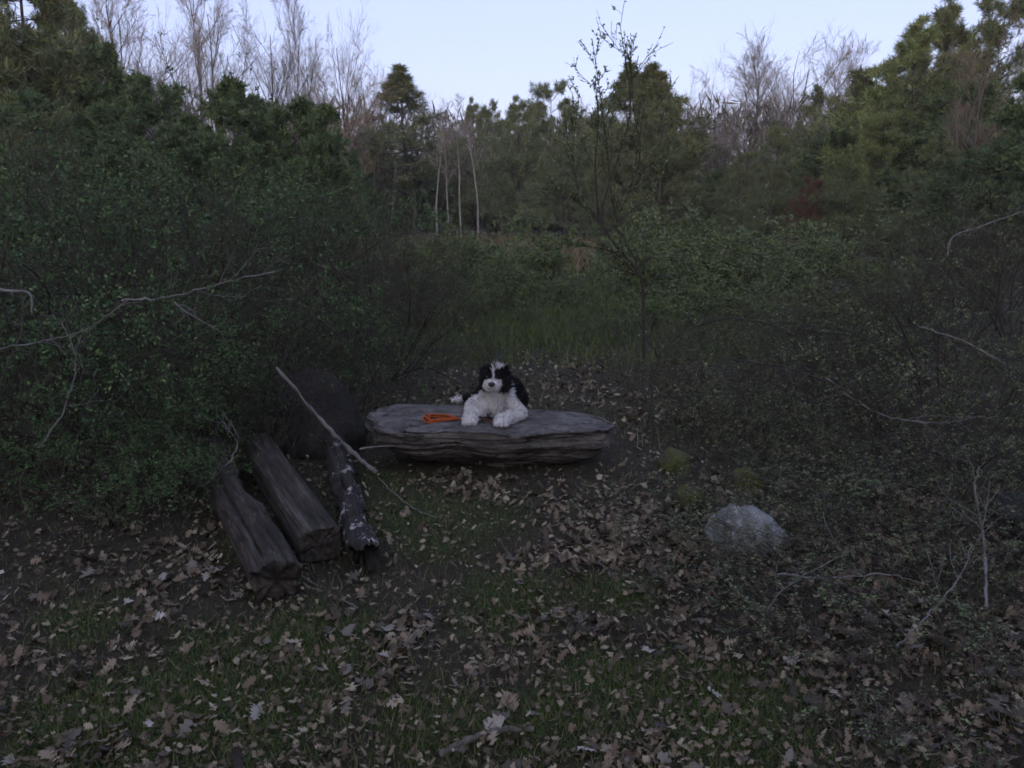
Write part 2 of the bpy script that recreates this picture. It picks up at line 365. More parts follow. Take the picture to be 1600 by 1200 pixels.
c = G(478, 718); boulder('boulder', (c[0], c[1]+.3, .10), (.33, .30, .44), M['dark_rock'], 'big dark rounded boulder behind the old timbers, left of the flat slab', 3, .28)
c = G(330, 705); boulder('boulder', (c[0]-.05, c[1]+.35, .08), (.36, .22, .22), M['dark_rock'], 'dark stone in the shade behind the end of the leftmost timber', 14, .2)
c = G(1178, 868); boulder('boulder', (c[0]-.002, c[1]+.13, .005), (.195, .15, .165), M['pale_rock'], 'pale grey boulder half buried in dead leaves', 22, .20, facet=.85, peak=-.12)
c = G(1058, 742); boulder('mossy_stone', (c[0], c[1]+.08, .04), (.10, .10, .11), M['moss_rock'], 'upright mossy stone standing at the end of the slab', 31, .45)
c = G(1078, 797); boulder('mossy_stone', (c[0], c[1]+.08, .02), (.095, .08, .085), M['moss_rock'], 'small mossy stone in dead leaves, nearest of the three to the open path', 35, .45)
c = G(1168, 775); boulder('mossy_stone', (c[0], c[1]+.08, .04), (.105, .09, .095), M['moss_rock'], 'mossy stone directly behind the pale grey boulder', 39, .45)
c = G(1610, 868); boulder('boulder', (c[0]+.05, c[1]+.15, .12), (.16, .16, .12), M['dark_rock'], 'grey brown stone under the brambles cut by the frame edge', 45, .15)

# ------------------------------------------------------------------ timbers
def timber_mesh(p0, p1, w, h, sq, mat, seed, crack=(), grain=.06, nl=110, ns=64, bend=0., hollow=0., lump=.05, endrag=.03, knock=None):
    p0, p1 = np.array(p0), np.array(p1); ax = norm(p1-p0); L = np.linalg.norm(p1-p0)
    sd = norm(np.cross(ax, [0, 0, 1])); up = np.cross(sd, ax)
    a = np.linspace(0, 2*math.pi, ns, endpoint=False)
    cx = np.sign(np.cos(a))*np.abs(np.cos(a))**sq; cy = np.sign(np.sin(a))*np.abs(np.sin(a))**sq
    t = np.linspace(0, 1, nl)[:, None]
    q = np.stack([np.cos(a)*3+0*t, np.sin(a)*3+0*t, t*L*1.6+0*a], -1)
    gq = np.stack([np.cos(a)*9+0*t, np.sin(a)*9+0*t, t*L*2.5+0*a], -1)
    k = 1+lump*fbm(q+seed, 3, seed)+grain*vn(gq*1.5+seed, seed+5)
    k = k+lump*.5*fbm(q*np.array([1.6, 1.6, 5])+seed, 3, seed+12)
    for (a0, wid, dep, t0, t1) in crack:
        aa = a0+.22*vn(np.stack([t[:, 0]*6, t[:, 0]*0, t[:, 0]*0+seed], -1), seed+9)[:, None]
        da = np.abs((a-aa+math.pi) % (2*math.pi)-math.pi)
        k = k-dep*np.clip(1-da/wid, 0, 1)**.6*np.clip((t-t0)*12, 0, 1)*np.clip((t1-t)*12, 0, 1)
    if knock: k = knock(k, a, t)
    off = bend*np.sin(t*math.pi)
    tl = t*L+(endrag*vn(np.stack([np.cos(a)*4+0*t, np.sin(a)*4+0*t, 0*t+0*a+seed], -1), seed+2))*np.where(t > .9, (t-.9)*10, np.where(t < .1, (.1-t)*10, 0))
    V = p0+ax*tl[..., None]+sd*((cx*k*w/2)+off)[..., None]+up*(cy*k*h/2)[..., None]
    body = V; V = [V]
    # end faces: rings inward
    for end, s in ((0, -1), (-1, 1)):
        e = body[end]; cen = e.mean(0)
        rings = [cen+(e-cen)*f-ax*s*(hollow*(1-f)**.5*(1 if s > 0 else .3))+ax*s*.012*vn((e-cen)*30*f+seed, seed+4)[:, None] for f in (.93, .75, .5, .25, .02)]
        if end == 0: V.insert(0, np.stack(rings[::-1]))
        else: V.append(np.stack(rings))
    V = np.concatenate(V); g = Geo(); g.add(V, gridfaces(len(V), ns)[:, ::-1]); return g
def woodmat(name, stops, axis_rot, patch=None, scale=10):
    m, nt, b = nodes(name)
    tc = nt.nodes.new('ShaderNodeTexCoord'); mp = nt.nodes.new('ShaderNodeMapping'); mp.vector_type = 'POINT'
    mp.inputs['Rotation'].default_value = (0, 0, axis_rot)
    mp2 = nt.nodes.new('ShaderNodeMapping'); mp2.inputs['Scale'].default_value = (4, .25, 4)
    nt.links.new(tc.outputs['Object'], mp.inputs[0]); nt.links.new(mp.outputs[0], mp2.inputs[0])
    n = nt.nodes.new('ShaderNodeTexNoise'); n.inputs['Scale'].default_value = scale; n.inputs['Detail'].default_value = 6; n.inputs['Roughness'].default_value = .7
    nt.links.new(mp2.outputs[0], n.inputs['Vector'])
    c = ramp(nt, stops, n.outputs['Fac'])
    f2 = texnoise(nt, 5, 5, .6)
    c = mix(nt, .5, c, ramp(nt, [(.35, (.5, .5, .5)), (.65, (1.3, 1.3, 1.3))], f2), 'MULTIPLY')
    if patch:
        f3 = texnoise(nt, patch[0], 5, .75)
        c = mix(nt, ramp(nt, [(patch[1], (0, 0, 0)), (patch[1]+.03, (1, 1, 1))], f3), c, patch[2])
    nt.links.new(c, b.inputs['Base Color']); bump(nt, b, n.outputs['Fac'], .012, .9); b.inputs['Roughness'].default_value = .9
    return m
WOOD = [(.3, (.009, .007, .0055)), (.5, (.032, .0265, .021)), (.75, (.105, .09, .074))]
def timber(name, A, B, w, h, label, cat, **k):
    o_mat = k.pop('matstops', WOOD); pt = k.pop('patch', None)
    rot = math.atan2(B[0]-A[0], B[1]-A[1])
    base = np.array([(A[0]+B[0])/2, (A[1]+B[1])/2, 0])
    g = timber_mesh(A-base, B-base, w, h, mat=None, **k)
    o = g.obj(name, woodmat(name+'_wood', o_mat, rot, pt)); o.location = base
    return tag(o, label, cat, kind='thing')
a = G(322, 700, .12); b_ = G(432, 905, .09)
def bite(k, a, t):
    q = np.stack([np.cos(a)*2+0*t, np.sin(a)*2+0*t, t*9+0*a], -1)
    return k-.42*np.clip(1-np.abs(t-.5)/.15, 0, 1)**.5*np.clip(np.cos(a-math.radians(160)), 0, 1)**2-.10*(vn(q, 31) > .35)-.12*(np.abs(t-.72) < .012)*(np.cos(a-1.9) > 0)
timber('weathered_beam', np.array([*a[:2], .12]), np.array([*b_[:2], .085]), .19, .165, 'long split weathered grey timber, leftmost of the three', 'timber',
       sq=.7, seed=4, crack=((math.radians(75), .12, .35, .05, 1.0), (math.radians(120), .08, .2, .45, 1.0), (math.radians(50), .06, .15, .0, .5)), knock=bite, lump=.20, endrag=.04, grain=.05)
a = G(398, 690, .13); b_ = G(500, 838, .13)
timber('squared_beam', np.array([*a[:2], .11]), np.array([*b_[:2], .09]), .185, .145, 'squared old timber with a clean sawn end, middle of the three', 'timber',
       sq=.42, seed=11, crack=((math.radians(80), .07, .16, .3, 1.0),), grain=.03, lump=.09, endrag=.012)
a = G(523, 690, .12); b_ = G(570, 868, .085)
def rot_(k, a, t):
    q = np.stack([np.cos(a)*1.5+0*t, np.sin(a)*1.5+0*t, t*8+0*a], -1)
    return k-.28*(vn(q+5, 66) > .22)-.22*np.clip(1-np.abs(t-.80)/.03, 0, 1)
timber('rotten_log', np.array([*a[:2], .10]), np.array([*b_[:2], .075]), .135, .14, 'thin rotten log with flaking pale wood and a hollow end', 'log',
       sq=.95, seed=23, crack=((math.radians(60), .2, .3, .1, .6),), grain=.12, lump=.16, endrag=.09, hollow=.12, knock=rot_,
       matstops=[(.3, (.012, .010, .009)), (.6, (.03, .026, .023)), (.8, (.05, .045, .04))], patch=(9, .57, (.28, .265, .25)))

# ------------------------------------------------------------------ single branches and canes
def spline(pts, n=24):
    pts = np.array(pts, float); k = len(pts); P = np.vstack([2*pts[0]-pts[1], pts, 2*pts[-1]-pts[-2]]); out = []
    for q in np.linspace(0, k-1, n):
        i = min(int(q), k-2); t = q-i; a, b, c, d = P[i:i+4]
        out.append(.5*((2*b)+(-a+c)*t+(2*a-5*b+4*c-d)*t*t+(-a+3*b-3*c+d)*t**3))
    return np.array(out)
def stick(name, pts, r0, r1, mat, label, cat='branch', twigs=0, parent=None, seed=0, jitter=.012, tl=.25, n=26, leafy=0, group=None):
    r = np.random.default_rng(seed+100)
    P = spline(pts, n); P[1:-1] += r.normal(size=(n-2, 3))*jitter*np.linalg.norm(P[-1]-P[0])*.35
    base = P[0].copy(); P -= base
    g = Geo(); R = np.linspace(r0, r1, n)*(1+.18*r.normal(size=n)); tubes(g, P[None], R[None], 7)
    root = g.obj(name, mat, parent); root.location = base
    tag(root, label, cat if not parent else None, group)
    if twigs:
        g = Geo(); Q, RQ = branch(r, P[None], R[None], twigs, (.15, .95), (30, 70), tl, 6, .18, .02, .5, .3)
        Q2, R2 = branch(r, Q, RQ, 3, (.3, 1), (25, 60), .4, 4, .15, 0, .6, .4)
        for q in range(twigs):
            g = Geo(); tubes(g, Q[q:q+1], np.maximum(RQ[q:q+1], .0012), 4); tubes(g, Q2[3*q:3*q+3], np.maximum(R2[3*q:3*q+3], .001), 3); g.obj('twig', mat, root)
        if leafy:
            g = Geo(); b, d = sample(r, np.concatenate([Q2]), leafy, (.1, 1)); leaves(g, r, b, d, .022)
            b, d = sample(r, P[None], leafy*6, (.2, 1)); leaves(g, r, b, d, .022); tag(g.obj('leaves', M['bud'], root), kind='stuff')
    return root
pale = noisemat('barkless_branch', [(.3, (.09, .083, .078)), (.7, (.20, .19, .182))], 14, stretch=(1, 1, .3))
brown = noisemat('brown_stick_bark', [(.3, (.06, .052, .043)), (.7, (.15, .135, .118))], 16)
cane = noisemat('cane_bark', [(.3, (.02, .017, .015)), (.7, (.055, .048, .043))], 16)
p1 = W(587, 738, 4.42); p0 = W(432, 574, 4.35); pm = W(505, 660, 4.37); pq = W(552, 708, 4.40)
br = stick('dead_branch', [p0, pm, pq, p1], .0085, .0155, pale, 'bare pale dead branch leaning over the boulder, its foot in the grass', twigs=0, seed=1, jitter=.008)
f0 = W(562, 702, 4.40); stick('twig', [f0-np.array(p0), W(585, 698, 4.42)-np.array(p0), W(616, 697, 4.47)-np.array(p0)], .006, .003, pale, None, parent=br, seed=2, jitter=.005, n=8)
stick('fallen_stick', [G(688, 1178, .012), G(720, 1162, .02), G(775, 1142, .022), G(832, 1140, .014)], .011, .0085, brown, 'short bent stick lying on the leaves in the foreground', seed=3, jitter=.02)
stick('dead_twig', [G(1215, 898, .08), G(1300, 903, .12), G(1385, 897, .12), G(1440, 912, .10)], .0045, .002, pale, 'thin curved pale twig lying over leaves right of the pale boulder', 'twig', seed=5)
stick('dead_twig', [G(1541, 950, .1), W(1538, 850, 2.98), W(1524, 770, 3.0), W(1529, 728, 3.02)], .006, .003, pale, 'pale upright bare stem rising from the brambles', 'twig', twigs=5, seed=6, tl=.3)
stick('dead_branch', [W(1435, 510, 5.2), W(1505, 533, 5.2), W(1580, 575, 5.15)], .004, .007, pale, 'pale bare branch sloping through the dark brambles above the upright stem', twigs=2, seed=7, tl=.3)
stick('dead_branch', [W(190, 470, 3.9), W(255, 466, 3.9), W(330, 447, 3.95), W(432, 424, 4.05)], .0055, .0025, pale, 'long thin pale branch lying across the green bush', twigs=5, seed=8, tl=.3)
stick('dead_branch', [W(272, 472, 3.9), W(290, 487, 3.9), W(335, 512, 3.95)], .006, .002, pale, 'short forked pale branch hanging below the long thin one', twigs=5, seed=9, tl=.5)
stick('dead_branch', [W(-25, 448, 3.5), W(15, 455, 3.5), W(46, 459, 3.52), W(50, 490, 3.5)], .0085, .003, pale, 'broken pale branch stub poking in at the frame edge', twigs=1, seed=10, tl=.2)
stick('dead_twig', [W(0, 545, 3.5), W(120, 520, 3.55), W(200, 470, 3.6)], .003, .002, pale, 'straight thin grey twig crossing the dark bush under the broken stub', 'twig', twigs=3, seed=12, tl=.2)
stick('dead_twig', [G(300, 770, .02), W(345, 735, 3.75), W(372, 690, 3.8), W(350, 645, 3.8)], .0035, .002, pale, 'bent twig standing over the far end of the leftmost timber', 'twig', twigs=3, seed=13, tl=.3)
stick('dead_twig', [G(560, 950, .02), W(505, 920, 3.05), W(440, 880, 3.12)], .0025, .0015, pale, 'fine twig lying across the near end of the leftmost timber', 'twig', seed=14)
stick('dead_twig', [G(590, 745, .03), G(640, 790, .06), G(690, 812, .05)], .003, .0015, pale, 'fine twig trailing through the grass below the pale leaning branch', 'twig', seed=15)

for q, (pts, r0, r1, lab) in enumerate([
        ([(60, 700, 3.7), (100, 640, 3.7), (118, 560, 3.75), (95, 500, 3.8)], .005, .002, 'grey bare stem standing in the low shrub at the left'),
        ([(420, 470, 5.2), (500, 500, 5.1), (560, 560, 5.0), (585, 620, 5.0)], .006, .003, 'dark curved branch hanging over the big boulder'),
        ([(500, 400, 6.0), (540, 430, 6.0), (600, 440, 6.1), (660, 480, 6.2)], .006, .002, 'bare branch reaching from the thicket toward the grassy gap'),
        ([(1290, 590, 4.7), (1360, 640, 4.5), (1440, 660, 4.3), (1560, 650, 4.1)], .005, .002, 'thin grey branch crossing the brambles above the curved pale twig'),
        ([(1480, 400, 6.3), (1490, 370, 6.3), (1530, 355, 6.2), (1600, 330, 6.1)], .009, .004, 'crooked grey limb in the bare bushes at the right edge'),
        ([(1190, 980, 2.75), (1215, 930, 2.8), (1290, 880, 2.9), (1330, 860, 3.0)], .0035, .0015, 'thin broken stem leaning over the leaves in front of the pale boulder'),
        ([(1400, 1010, 2.5), (1450, 960, 2.6), (1500, 900, 2.7), (1520, 850, 2.75)], .0035, .0015, 'slender leaning stem in the leaves near the bottom right')]):
    P = [W(*p) for p in pts]
    stick('dead_branch', P, r0, r1, pale if q in (0, 3, 4, 5, 6) else cane, lab, twigs=6, seed=70+q, tl=.3)

# ------------------------------------------------------------------ the puppy
DX, DY, DZ = W(773, 660, 4.60)[0], 4.60, .300
bmd = bmesh.new()
def ell(c, r, ry=0, rz=0, rx=0):
    mt = Matrix.Translation(c) @ Matrix.Rotation(rz, 4, 'Z') @ Matrix.Rotation(ry, 4, 'Y') @ Matrix.Rotation(rx, 4, 'X') @ Matrix.Diagonal((*r, 1))
    bmesh.ops.create_icosphere(bmd, subdivisions=3, radius=1, matrix=mt)
def chain(pts, rs, n=6):
    for (a, b, ra, rb) in zip(pts[:-1], pts[1:], rs[:-1], rs[1:]):
        for t in np.linspace(0, 1, n):
            p = np.array(a)*(1-t)+np.array(b)*t; ell(p, (ra*(1-t)+rb*t,)*3)
ell((.0, .14, .13), (.070, .082, .12)); ell((.055, .27, .115), (.088, .15, .105)); ell((.065, .42, .10), (.11, .15, .095))
ell((-.05, .40, .07), (.09, .11, .075)); ell((.14, .38, .065), (.06, .10, .065))
chain([(.0, .13, .15), (.0, .105, .23)], [.078, .062])                                    # neck
chain([(-.042, .13, .135), (-.085, .095, .06), (-.14, .01, .032)], [.046, .037, .031])   # one foreleg
ell((-.145, -.012, .032), (.042, .05, .03))
chain([(.055, .15, .14), (.12, .12, .06), (.15, .09, .042), (.10, .02, .036), (.055, -.035, .032)], [.05, .042, .038, .034, .031])
ell((.045, -.05, .032), (.043, .048, .031))
for dx in (-.024, 0, .024):                                                              # toes
    ell((-.147+dx, -.052, .024), (.0145, .02, .019)); ell((.04+dx, -.09, .024), (.0145, .02, .019))
chain([(-.07, .36, .06), (-.14, .28, .04), (-.155, .20, .03)], [.06, .042, .032])        # hind foot beside the belly
chain([(.02, .52, .09), (-.10, .50, .07), (-.20, .45, .052), (-.275, .42, .05)], [.036, .022, .015, .008], 8)  # tail
HC = np.array((0, .085, .245)); HU = np.array((0, .004, .020)); HS = .9
def hp(c): return tuple((np.array(c)-HC)*HS+HC+HU)
_ell = ell
def ell(c, r, *a, **k): _ell(hp(c), tuple(np.array(r)*HS), *a, **k)
ell((.0, .085, .245), (.066, .078, .07)); ell((-.005, .055, .262), (.056, .058, .045))  # skull
ell((-.018, .005, .212), (.040, .058, .033)); ell((-.018, .012, .192), (.034, .046, .024)); ell((-.04, .0, .208), (.024, .04, .026)); ell((.006, .0, .208), (.024, .04, .026))
chain([(-.055, .09, .28), (-.068, .075, .235), (-.066, .06, .19)], [.026, .028, .022]); chain([(.056, .09, .28), (.072, .075, .23), (.066, .06, .172)], [.028, .034, .028])  # ears
ell = _ell
tmp_me = bpy.data.meshes.new('t'); bmd.to_mesh(tmp_me); bmd.free()
tmp = link('t', tmp_me)
md = tmp.modifiers.new('r', 'REMESH'); md.mode = 'VOXEL'; md.voxel_size = .0065; md.use_smooth_shade = True
md = tmp.modifiers.new('s', 'SMOOTH'); md.iterations = 4; md.factor = .5
dg = bpy.context.evaluated_depsgraph_get()
dog_me = bpy.data.meshes.new_from_object(tmp.evaluated_get(dg)); dog_me.name = 'body'
bpy.data.objects.remove(tmp)
def dogcol(p):
    x, y, z = p[:, 0], p[:, 1], p[:, 2]
    wh = np.array([.66, .655, .65]); bk = np.array([.012, .012, .013]); c = np.tile(wh, (len(p), 1))
    jit = .012*vn(p*60, 3)
    back = (x > .105+jit-.25*(y-.2)) & (y > .13) & (z > .065) | (y > .30) & (z > .075) | ((y > .22) & (z > .15))
    back |= (y > .22) & (x > .12)
    c[back] = bk
    c[(y > .27) & (x < -.02) & (z < .10) & (vn(p*16, 8) > .1)] = bk
    tail = (x < -.07) & (y > .38) & (z > .025); c[tail] = bk
    c[(x+.03*vn(p*40, 12) < -.225) & (y > .35)] = wh
    c[(x < -.10) & (y < .33) & (y > .15)] = wh
    q = (p-HC-HU)/HS+HC; x, y, z = q[:, 0], q[:, 1], q[:, 2]
    head = (z > .148) & (y < .20) & ~((z < .20) & (y > .09) & (np.abs(x) < .07))
    ear = head & ((np.abs(x+.0) > .044+jit))
    blk = head & (y < .19)
    muz = (y < .045) & (z < .245+jit) & (np.abs(x+.018) < .06+jit*.5)
    blaze = (np.abs(x+.008+jit*.8) < .006) & (z > .235)
    top = (z > .30) & (x > .005+jit) & (x < .06) & (y < .16)
    c[blk] = bk; c[ear] = bk
    c[muz & head] = wh; c[head & blaze] = wh*.8; c[head & top] = wh*.85
    neckw = (z < .225) & (y > .085) & (np.abs(x) < .1) & (y < .2) & (np.abs(x) < .052); c[neckw] = wh
    return c
n = len(dog_me.vertices); co = np.zeros(n*3, np.float32); dog_me.vertices.foreach_get('co', co); co = co.reshape(-1, 3).astype(float)
no = np.zeros(n*3, np.float32); dog_me.vertices.foreach_get('normal', no); no = no.reshape(-1, 3).astype(float)
co[:, 2] = np.maximum(co[:, 2], .001); dog_me.vertices.foreach_set('co', co.astype(np.float32).ravel())
ca = dog_me.color_attributes.new('tone', 'FLOAT_COLOR', 'POINT')
ca.data.foreach_set('color', np.concatenate([dogcol(co), np.ones((n, 1))], 1).astype(np.float32).ravel())
m, nt, b = nodes('dog_coat'); at = nt.nodes.new('ShaderNodeVertexColor'); at.layer_name = 'tone'
gg = nt.nodes.new('ShaderNodeNewGeometry')
nt.links.new(mix(nt, .6, at.outputs[0], ramp(nt, [(0, (.72, .70, .67)), (1, (1.05, 1.04, 1.03))], gg.outputs['Random Per Island']), 'MULTIPLY'), b.inputs['Base Color'])
M['coat'] = m; dog_me.materials.clear(); dog_me.materials.append(m)
dog = empty('puppy', (DX, DY, DZ)); tag(dog, 'fluffy black and white puppy lying on the flat slab facing the camera', 'dog')
link('body', dog_me, dog)
r = np.random.default_rng(5)
K = 30000; idx = r.integers(0, n, K); b = co[idx]+r.normal(size=(K, 3))*.003; nn = no[idx]
bq = (b-HC-HU)/HS+HC; keep = ~((bq[:, 1] < -.035) & (np.abs(bq[:, 0]+.018) < .02) & (bq[:, 2] > .205) & (bq[:, 2] < .24))
b, nn = b[keep], nn[keep]; K = len(b); colr = dogcol(b)
hd = b[:, 2] > .15; crown = (b[:, 2] > .285); muzz = hd & (b[:, 1] < .03)
ln = np.where(hd, .019, .014); ln = np.where(crown, .027, ln); ln = np.where(muzz, .013, ln); ln = np.where(b[:, 2] < .05, .012, ln); ln = np.where((b[:, 0] < -.17) & (b[:, 1] > .3), .020, ln)
ln = ln*r.uniform(.6, 1.25, K)
dn = np.stack([np.sign(b[:, 0])*.25, np.zeros(K)-.05, np.where(crown, .35, -.55)], -1)
clump = np.stack([vn(b*28, 1), vn(b*28, 2), vn(b*28, 3)], -1)
d1 = norm(nn+dn*.45+clump*.5+r.normal(size=(K, 3))*.18); d2 = norm(d1+dn*.8+clump*.5)
w = norm(np.cross(d1, r.normal(size=(K, 3))))*.0016
p1_ = b+d1*ln[:, None]*.55; p2_ = p1_+d2*ln[:, None]*.55
V = np.stack([b-w, b+w, p1_+w*.8, p1_-w*.8, p2_], 1); V[..., 2] = np.maximum(V[..., 2], .002)
g = Geo(); off = np.arange(K)[:, None]*5
cc = np.repeat(colr, 5, 0)
g.add(V, np.concatenate([off+np.array([[0, 1, 2]]), off+np.array([[0, 2, 3]]), off+np.array([[3, 2, 4]])]), 0, cc)
tag(g.obj('fur', M['coat'], dog), kind='stuff')
M['nose'] = plain('wet_black_nose', (.008, .008, .009), .35); M['eye'] = plain('dark_eye', (.006, .005, .004), .1, spec=.6)
D = uvs(16, 10)
V = D*np.array([.0205, .015, .0155]); V[..., 0] *= 1+.25*D[..., 2]
g = Geo(); g.add(V, gridfaces(10, 16)); o = g.obj('nose', M['nose'], dog); o.location = hp((-.018, -.058, .222))
for ex in (-.05, .016):
    g = Geo(); g.add(D*.0095, gridfaces(10, 16)); o = g.obj('eye', M['eye'], dog); o.location = hp((ex, .004, .258))
strap = noisemat('leather_and_shaded_leash', [(.3, (.05, .022, .014)), (.7, (.10, .042, .026))], 40)  # collar leather; on the leash run this brown stands for shade
metal = plain('steel_ring', (.45, .44, .42), .35, 1)
def ringpts(c, rx, ry, rz, n=40, tilt=0):
    a = np.linspace(0, 2*math.pi, n); return np.stack([c[0]+rx*np.cos(a), c[1]+ry*np.sin(a), c[2]+rz*np.sin(a)], -1)
g = Geo(); P = ringpts((.0, .115, .185), .066, .062, -.02); tubes(g, P[None], np.full((1, 40), .007), 6); col_ = g.obj('collar', strap, dog)
g = Geo(); P = ringpts((.022, .002, .075), .012, .0, .014, 20); tubes(g, P[None], np.full((1, 20), .0026), 6); g.obj('tag_ring', metal, col_)
g = Geo(); P = spline([(.016, .03, .145), (.018, .008, .12), (.02, .002, .088)], 12); tubes(g, P[None], np.full((1, 12), .003), 5); g.obj('chain', metal, col_)

# the orange leash: a flattened coil beside the paws, one end running to the collar ring
orange = noisemat('orange_webbing', [(.3, (.20, .04, .012)), (.7, (.36, .085, .025))], 60)
r = np.random.default_rng(17)
def slabz(x, y):  # height of the slab top under a point
    A = SL[:26].reshape(-1, 3)+np.array(slab.location)
    return A[np.argmin((A[:, 0]-x)**2+(A[:, 1]-y)**2), 2]
lc = W(684, 656, 4.66); lx, ly = lc[0], 4.66
a = np.linspace(0, 2*math.pi*3.6, 150)
rx = .098*(1-.05*a/6.28)+.012*np.sin(a*.37); ry = .052*(1-.08*a/6.28)+.010*np.sin(a*.53+1)
P = np.stack([lx+.02+rx*np.cos(a+.4)+.006*np.sin(a*1.7), ly+ry*np.sin(a+.4)+.004*np.cos(a*2.1), 0*a], -1)
end = np.array([[lx+.13, ly-.005, 0], [lx+.155, ly-.012, 0], [DX-.145, DY+.075, 0]])
z0 = np.array([slabz(p[0], p[1]) for p in P])
P[:, 2] = z0+.006+.0042*(a/6.28)+.003*np.sin(a*1.3)
Pe = spline(np.vstack([P[-1:], end]), 30)[1:]
Pe[:, 2] = [slabz(p[0], p[1])+.008 for p in Pe]
leash = empty('leash', (lx, ly, slabz(lx, ly))); tag(leash, 'orange leash coiled on the slab beside the puppy', 'leash')
lo = np.array(leash.location)
g = Geo(); PP = np.concatenate([P, Pe]); tubes(g, (PP-lo)[None], np.full((1, len(PP)), .0058), 6); g.obj('strap', orange, leash)
g = Geo(); Q = spline([(DX-.145, DY+.07, DZ+.03), (DX-.08, DY-.0, DZ+.035), (DX-.04, DY-.03, DZ+.022), (DX+.0, DY-.035, DZ+.02), (DX+.022, DY-.02, DZ+.045)], 30)
tubes(g, (Q-lo)[None], np.full((1, 30), .0062), 6); g.obj('shaded_leash_run', strap, leash)  # same orange leash, its shade under the chin put into the brown
g = Geo(); Q = spline([(DX+.022, DY-.022, DZ+.045), (DX+.022, DY-.01, DZ+.058), (DX+.022, DY-.004, DZ+.07)], 8); tubes(g, (Q-lo)[None], np.full((1, 8), .0045), 6); g.obj('clip', metal, leash)

# ------------------------------------------------------------------ plants: prototypes
KEEP = []
def proto(name, *parts):
    """parts: (child name, geo, material); linked later by place()"""
    return (name, [(pn, g.mesh(pn, [m]), m) for pn, g, m in parts])
def place(pr, loc, sc, rz, label, cat, group=None, mats=None, tilt=(0, 0), name=None):
    root = empty(name or pr[0], loc); root.scale = sc if hasattr(sc, '__len__') else (sc, sc, sc); root.rotation_euler = (*tilt, rz)
    tag(root, label, cat, group)
    for pn, me, m in pr[1]:
        o = link(pn, me, root)
        if pn in ('twigs', 'leaves', 'stems', 'crown', 'limbs'): o['kind'] = 'stuff'
        if mats and pn in mats:
            o.material_slots[0].link = 'OBJECT'; o.material_slots[0].material = mats[pn]
    return root

def shrub(seed, n=14, hgt=2.0, lean=(10, 55), k2=8, k3=7, nl=11, leaf=.036, droop=-.07, mat='green', bark='twig', bare=False, r0=.012, spread=.28, wander=.13, tw=.0016):
    r = np.random.default_rng(seed)
    az = r.uniform(0, 2*math.pi, n); le = np.radians(r.uniform(*lean, n)); br_ = spread*np.sqrt(r.uniform(0, 1, n))
    b = np.stack([br_*np.cos(az), br_*np.sin(az), 0*az-.04], -1)
    d = np.stack([np.sin(le)*np.cos(az), np.sin(le)*np.sin(az), np.cos(le)], -1)
    P, R = walk(r, b, d, hgt*r.uniform(.65, 1.2, (n, 1)), r0*r.uniform(.6, 1.2, n), 10, wander, lambda t: .05+droop*2*t, .3)
    gs = Geo(); tubes(gs, P, R, 6)
    P2, R2 = branch(r, P, R, k2, (.2, 1), (30, 75), .42, 7, .16, lambda t: .04+droop*t, .6, .3, shape=lambda t: 1.15-.6*t); tubes(gs, P2, R2, 3)
    P3, R3 = branch(r, P2, R2, k3, (.15, 1), (25, 70), .45, 4, .2, .0, .65, .35); gt = Geo(); tubes(gt, P3, np.maximum(R3, tw), 3)
    if bare:
        P4, R4 = branch(r, P3, R3, 2, (.2, 1), (25, 60), .5, 3, .2, 0, .7, .5); tubes(gt, P4, np.maximum(R4, tw*.8), 3)
    parts = [('stems', gs, M[bark]), ('twigs', gt, M[bark])]
    if nl:
        gl = Geo(); nc = max(1, nl//4); b, d = sample(r, P3, nc, (.25, 1.0)); keep = r.uniform(size=len(b)) < .35+.65*(vn(b*2.6+seed, seed) > -.1); b, d = b[keep], d[keep]
        per = 6 if nl > 4 else 3; b = np.repeat(b, per, 0)+r.normal(size=(len(b)*per, 3))*leaf*.35; leaves(gl, r, b, np.repeat(d, per, 0), leaf)
        b, d = sample(r, P2, nl, (.3, 1)); leaves(gl, r, b, d, leaf)
        parts.append(('leaves', gl, M[mat]))
    return proto('leafy_shrub' if not bare else 'bare_shrub', *parts)
SH = [shrub(1, nl=8, leaf=.033, wander=.2), shrub(2, n=16, lean=(15, 65), droop=-.10, nl=8, leaf=.033, wander=.18), shrub(3, n=11, lean=(5, 45), hgt=2.3, nl=7, leaf=.036, wander=.2)]
MS = [shrub(11, n=12, k2=7, k3=6, nl=10, leaf=.085, mat='green_mid', lean=(5, 50)), shrub(12, n=12, k2=7, k3=6, nl=10, leaf=.085, mat='green_mid', lean=(10, 60))]
BS = [shrub(21, n=13, k2=9, k3=6, nl=0, bare=True, lean=(10, 60), droop=-.05), shrub(22, n=15, k2=8, k3=6, nl=1, leaf=.015, bare=True, lean=(20, 70), droop=-.12, mat='bud')]
BR = [shrub(31, n=22, hgt=1.9, k2=7, k3=5, nl=8, leaf=.027, mat='green_grey', lean=(15, 70), droop=-.17, spread=.7, bare=True, r0=.0075, wander=.1, tw=.0022),
      shrub(32, n=24, hgt=1.7, k2=7, k3=5, nl=3, leaf=.028, mat='green_grey', lean=(20, 80), droop=-.2, spread=.8, bare=True, r0=.007, wander=.1, tw=.0022)]
for q in BR: pass

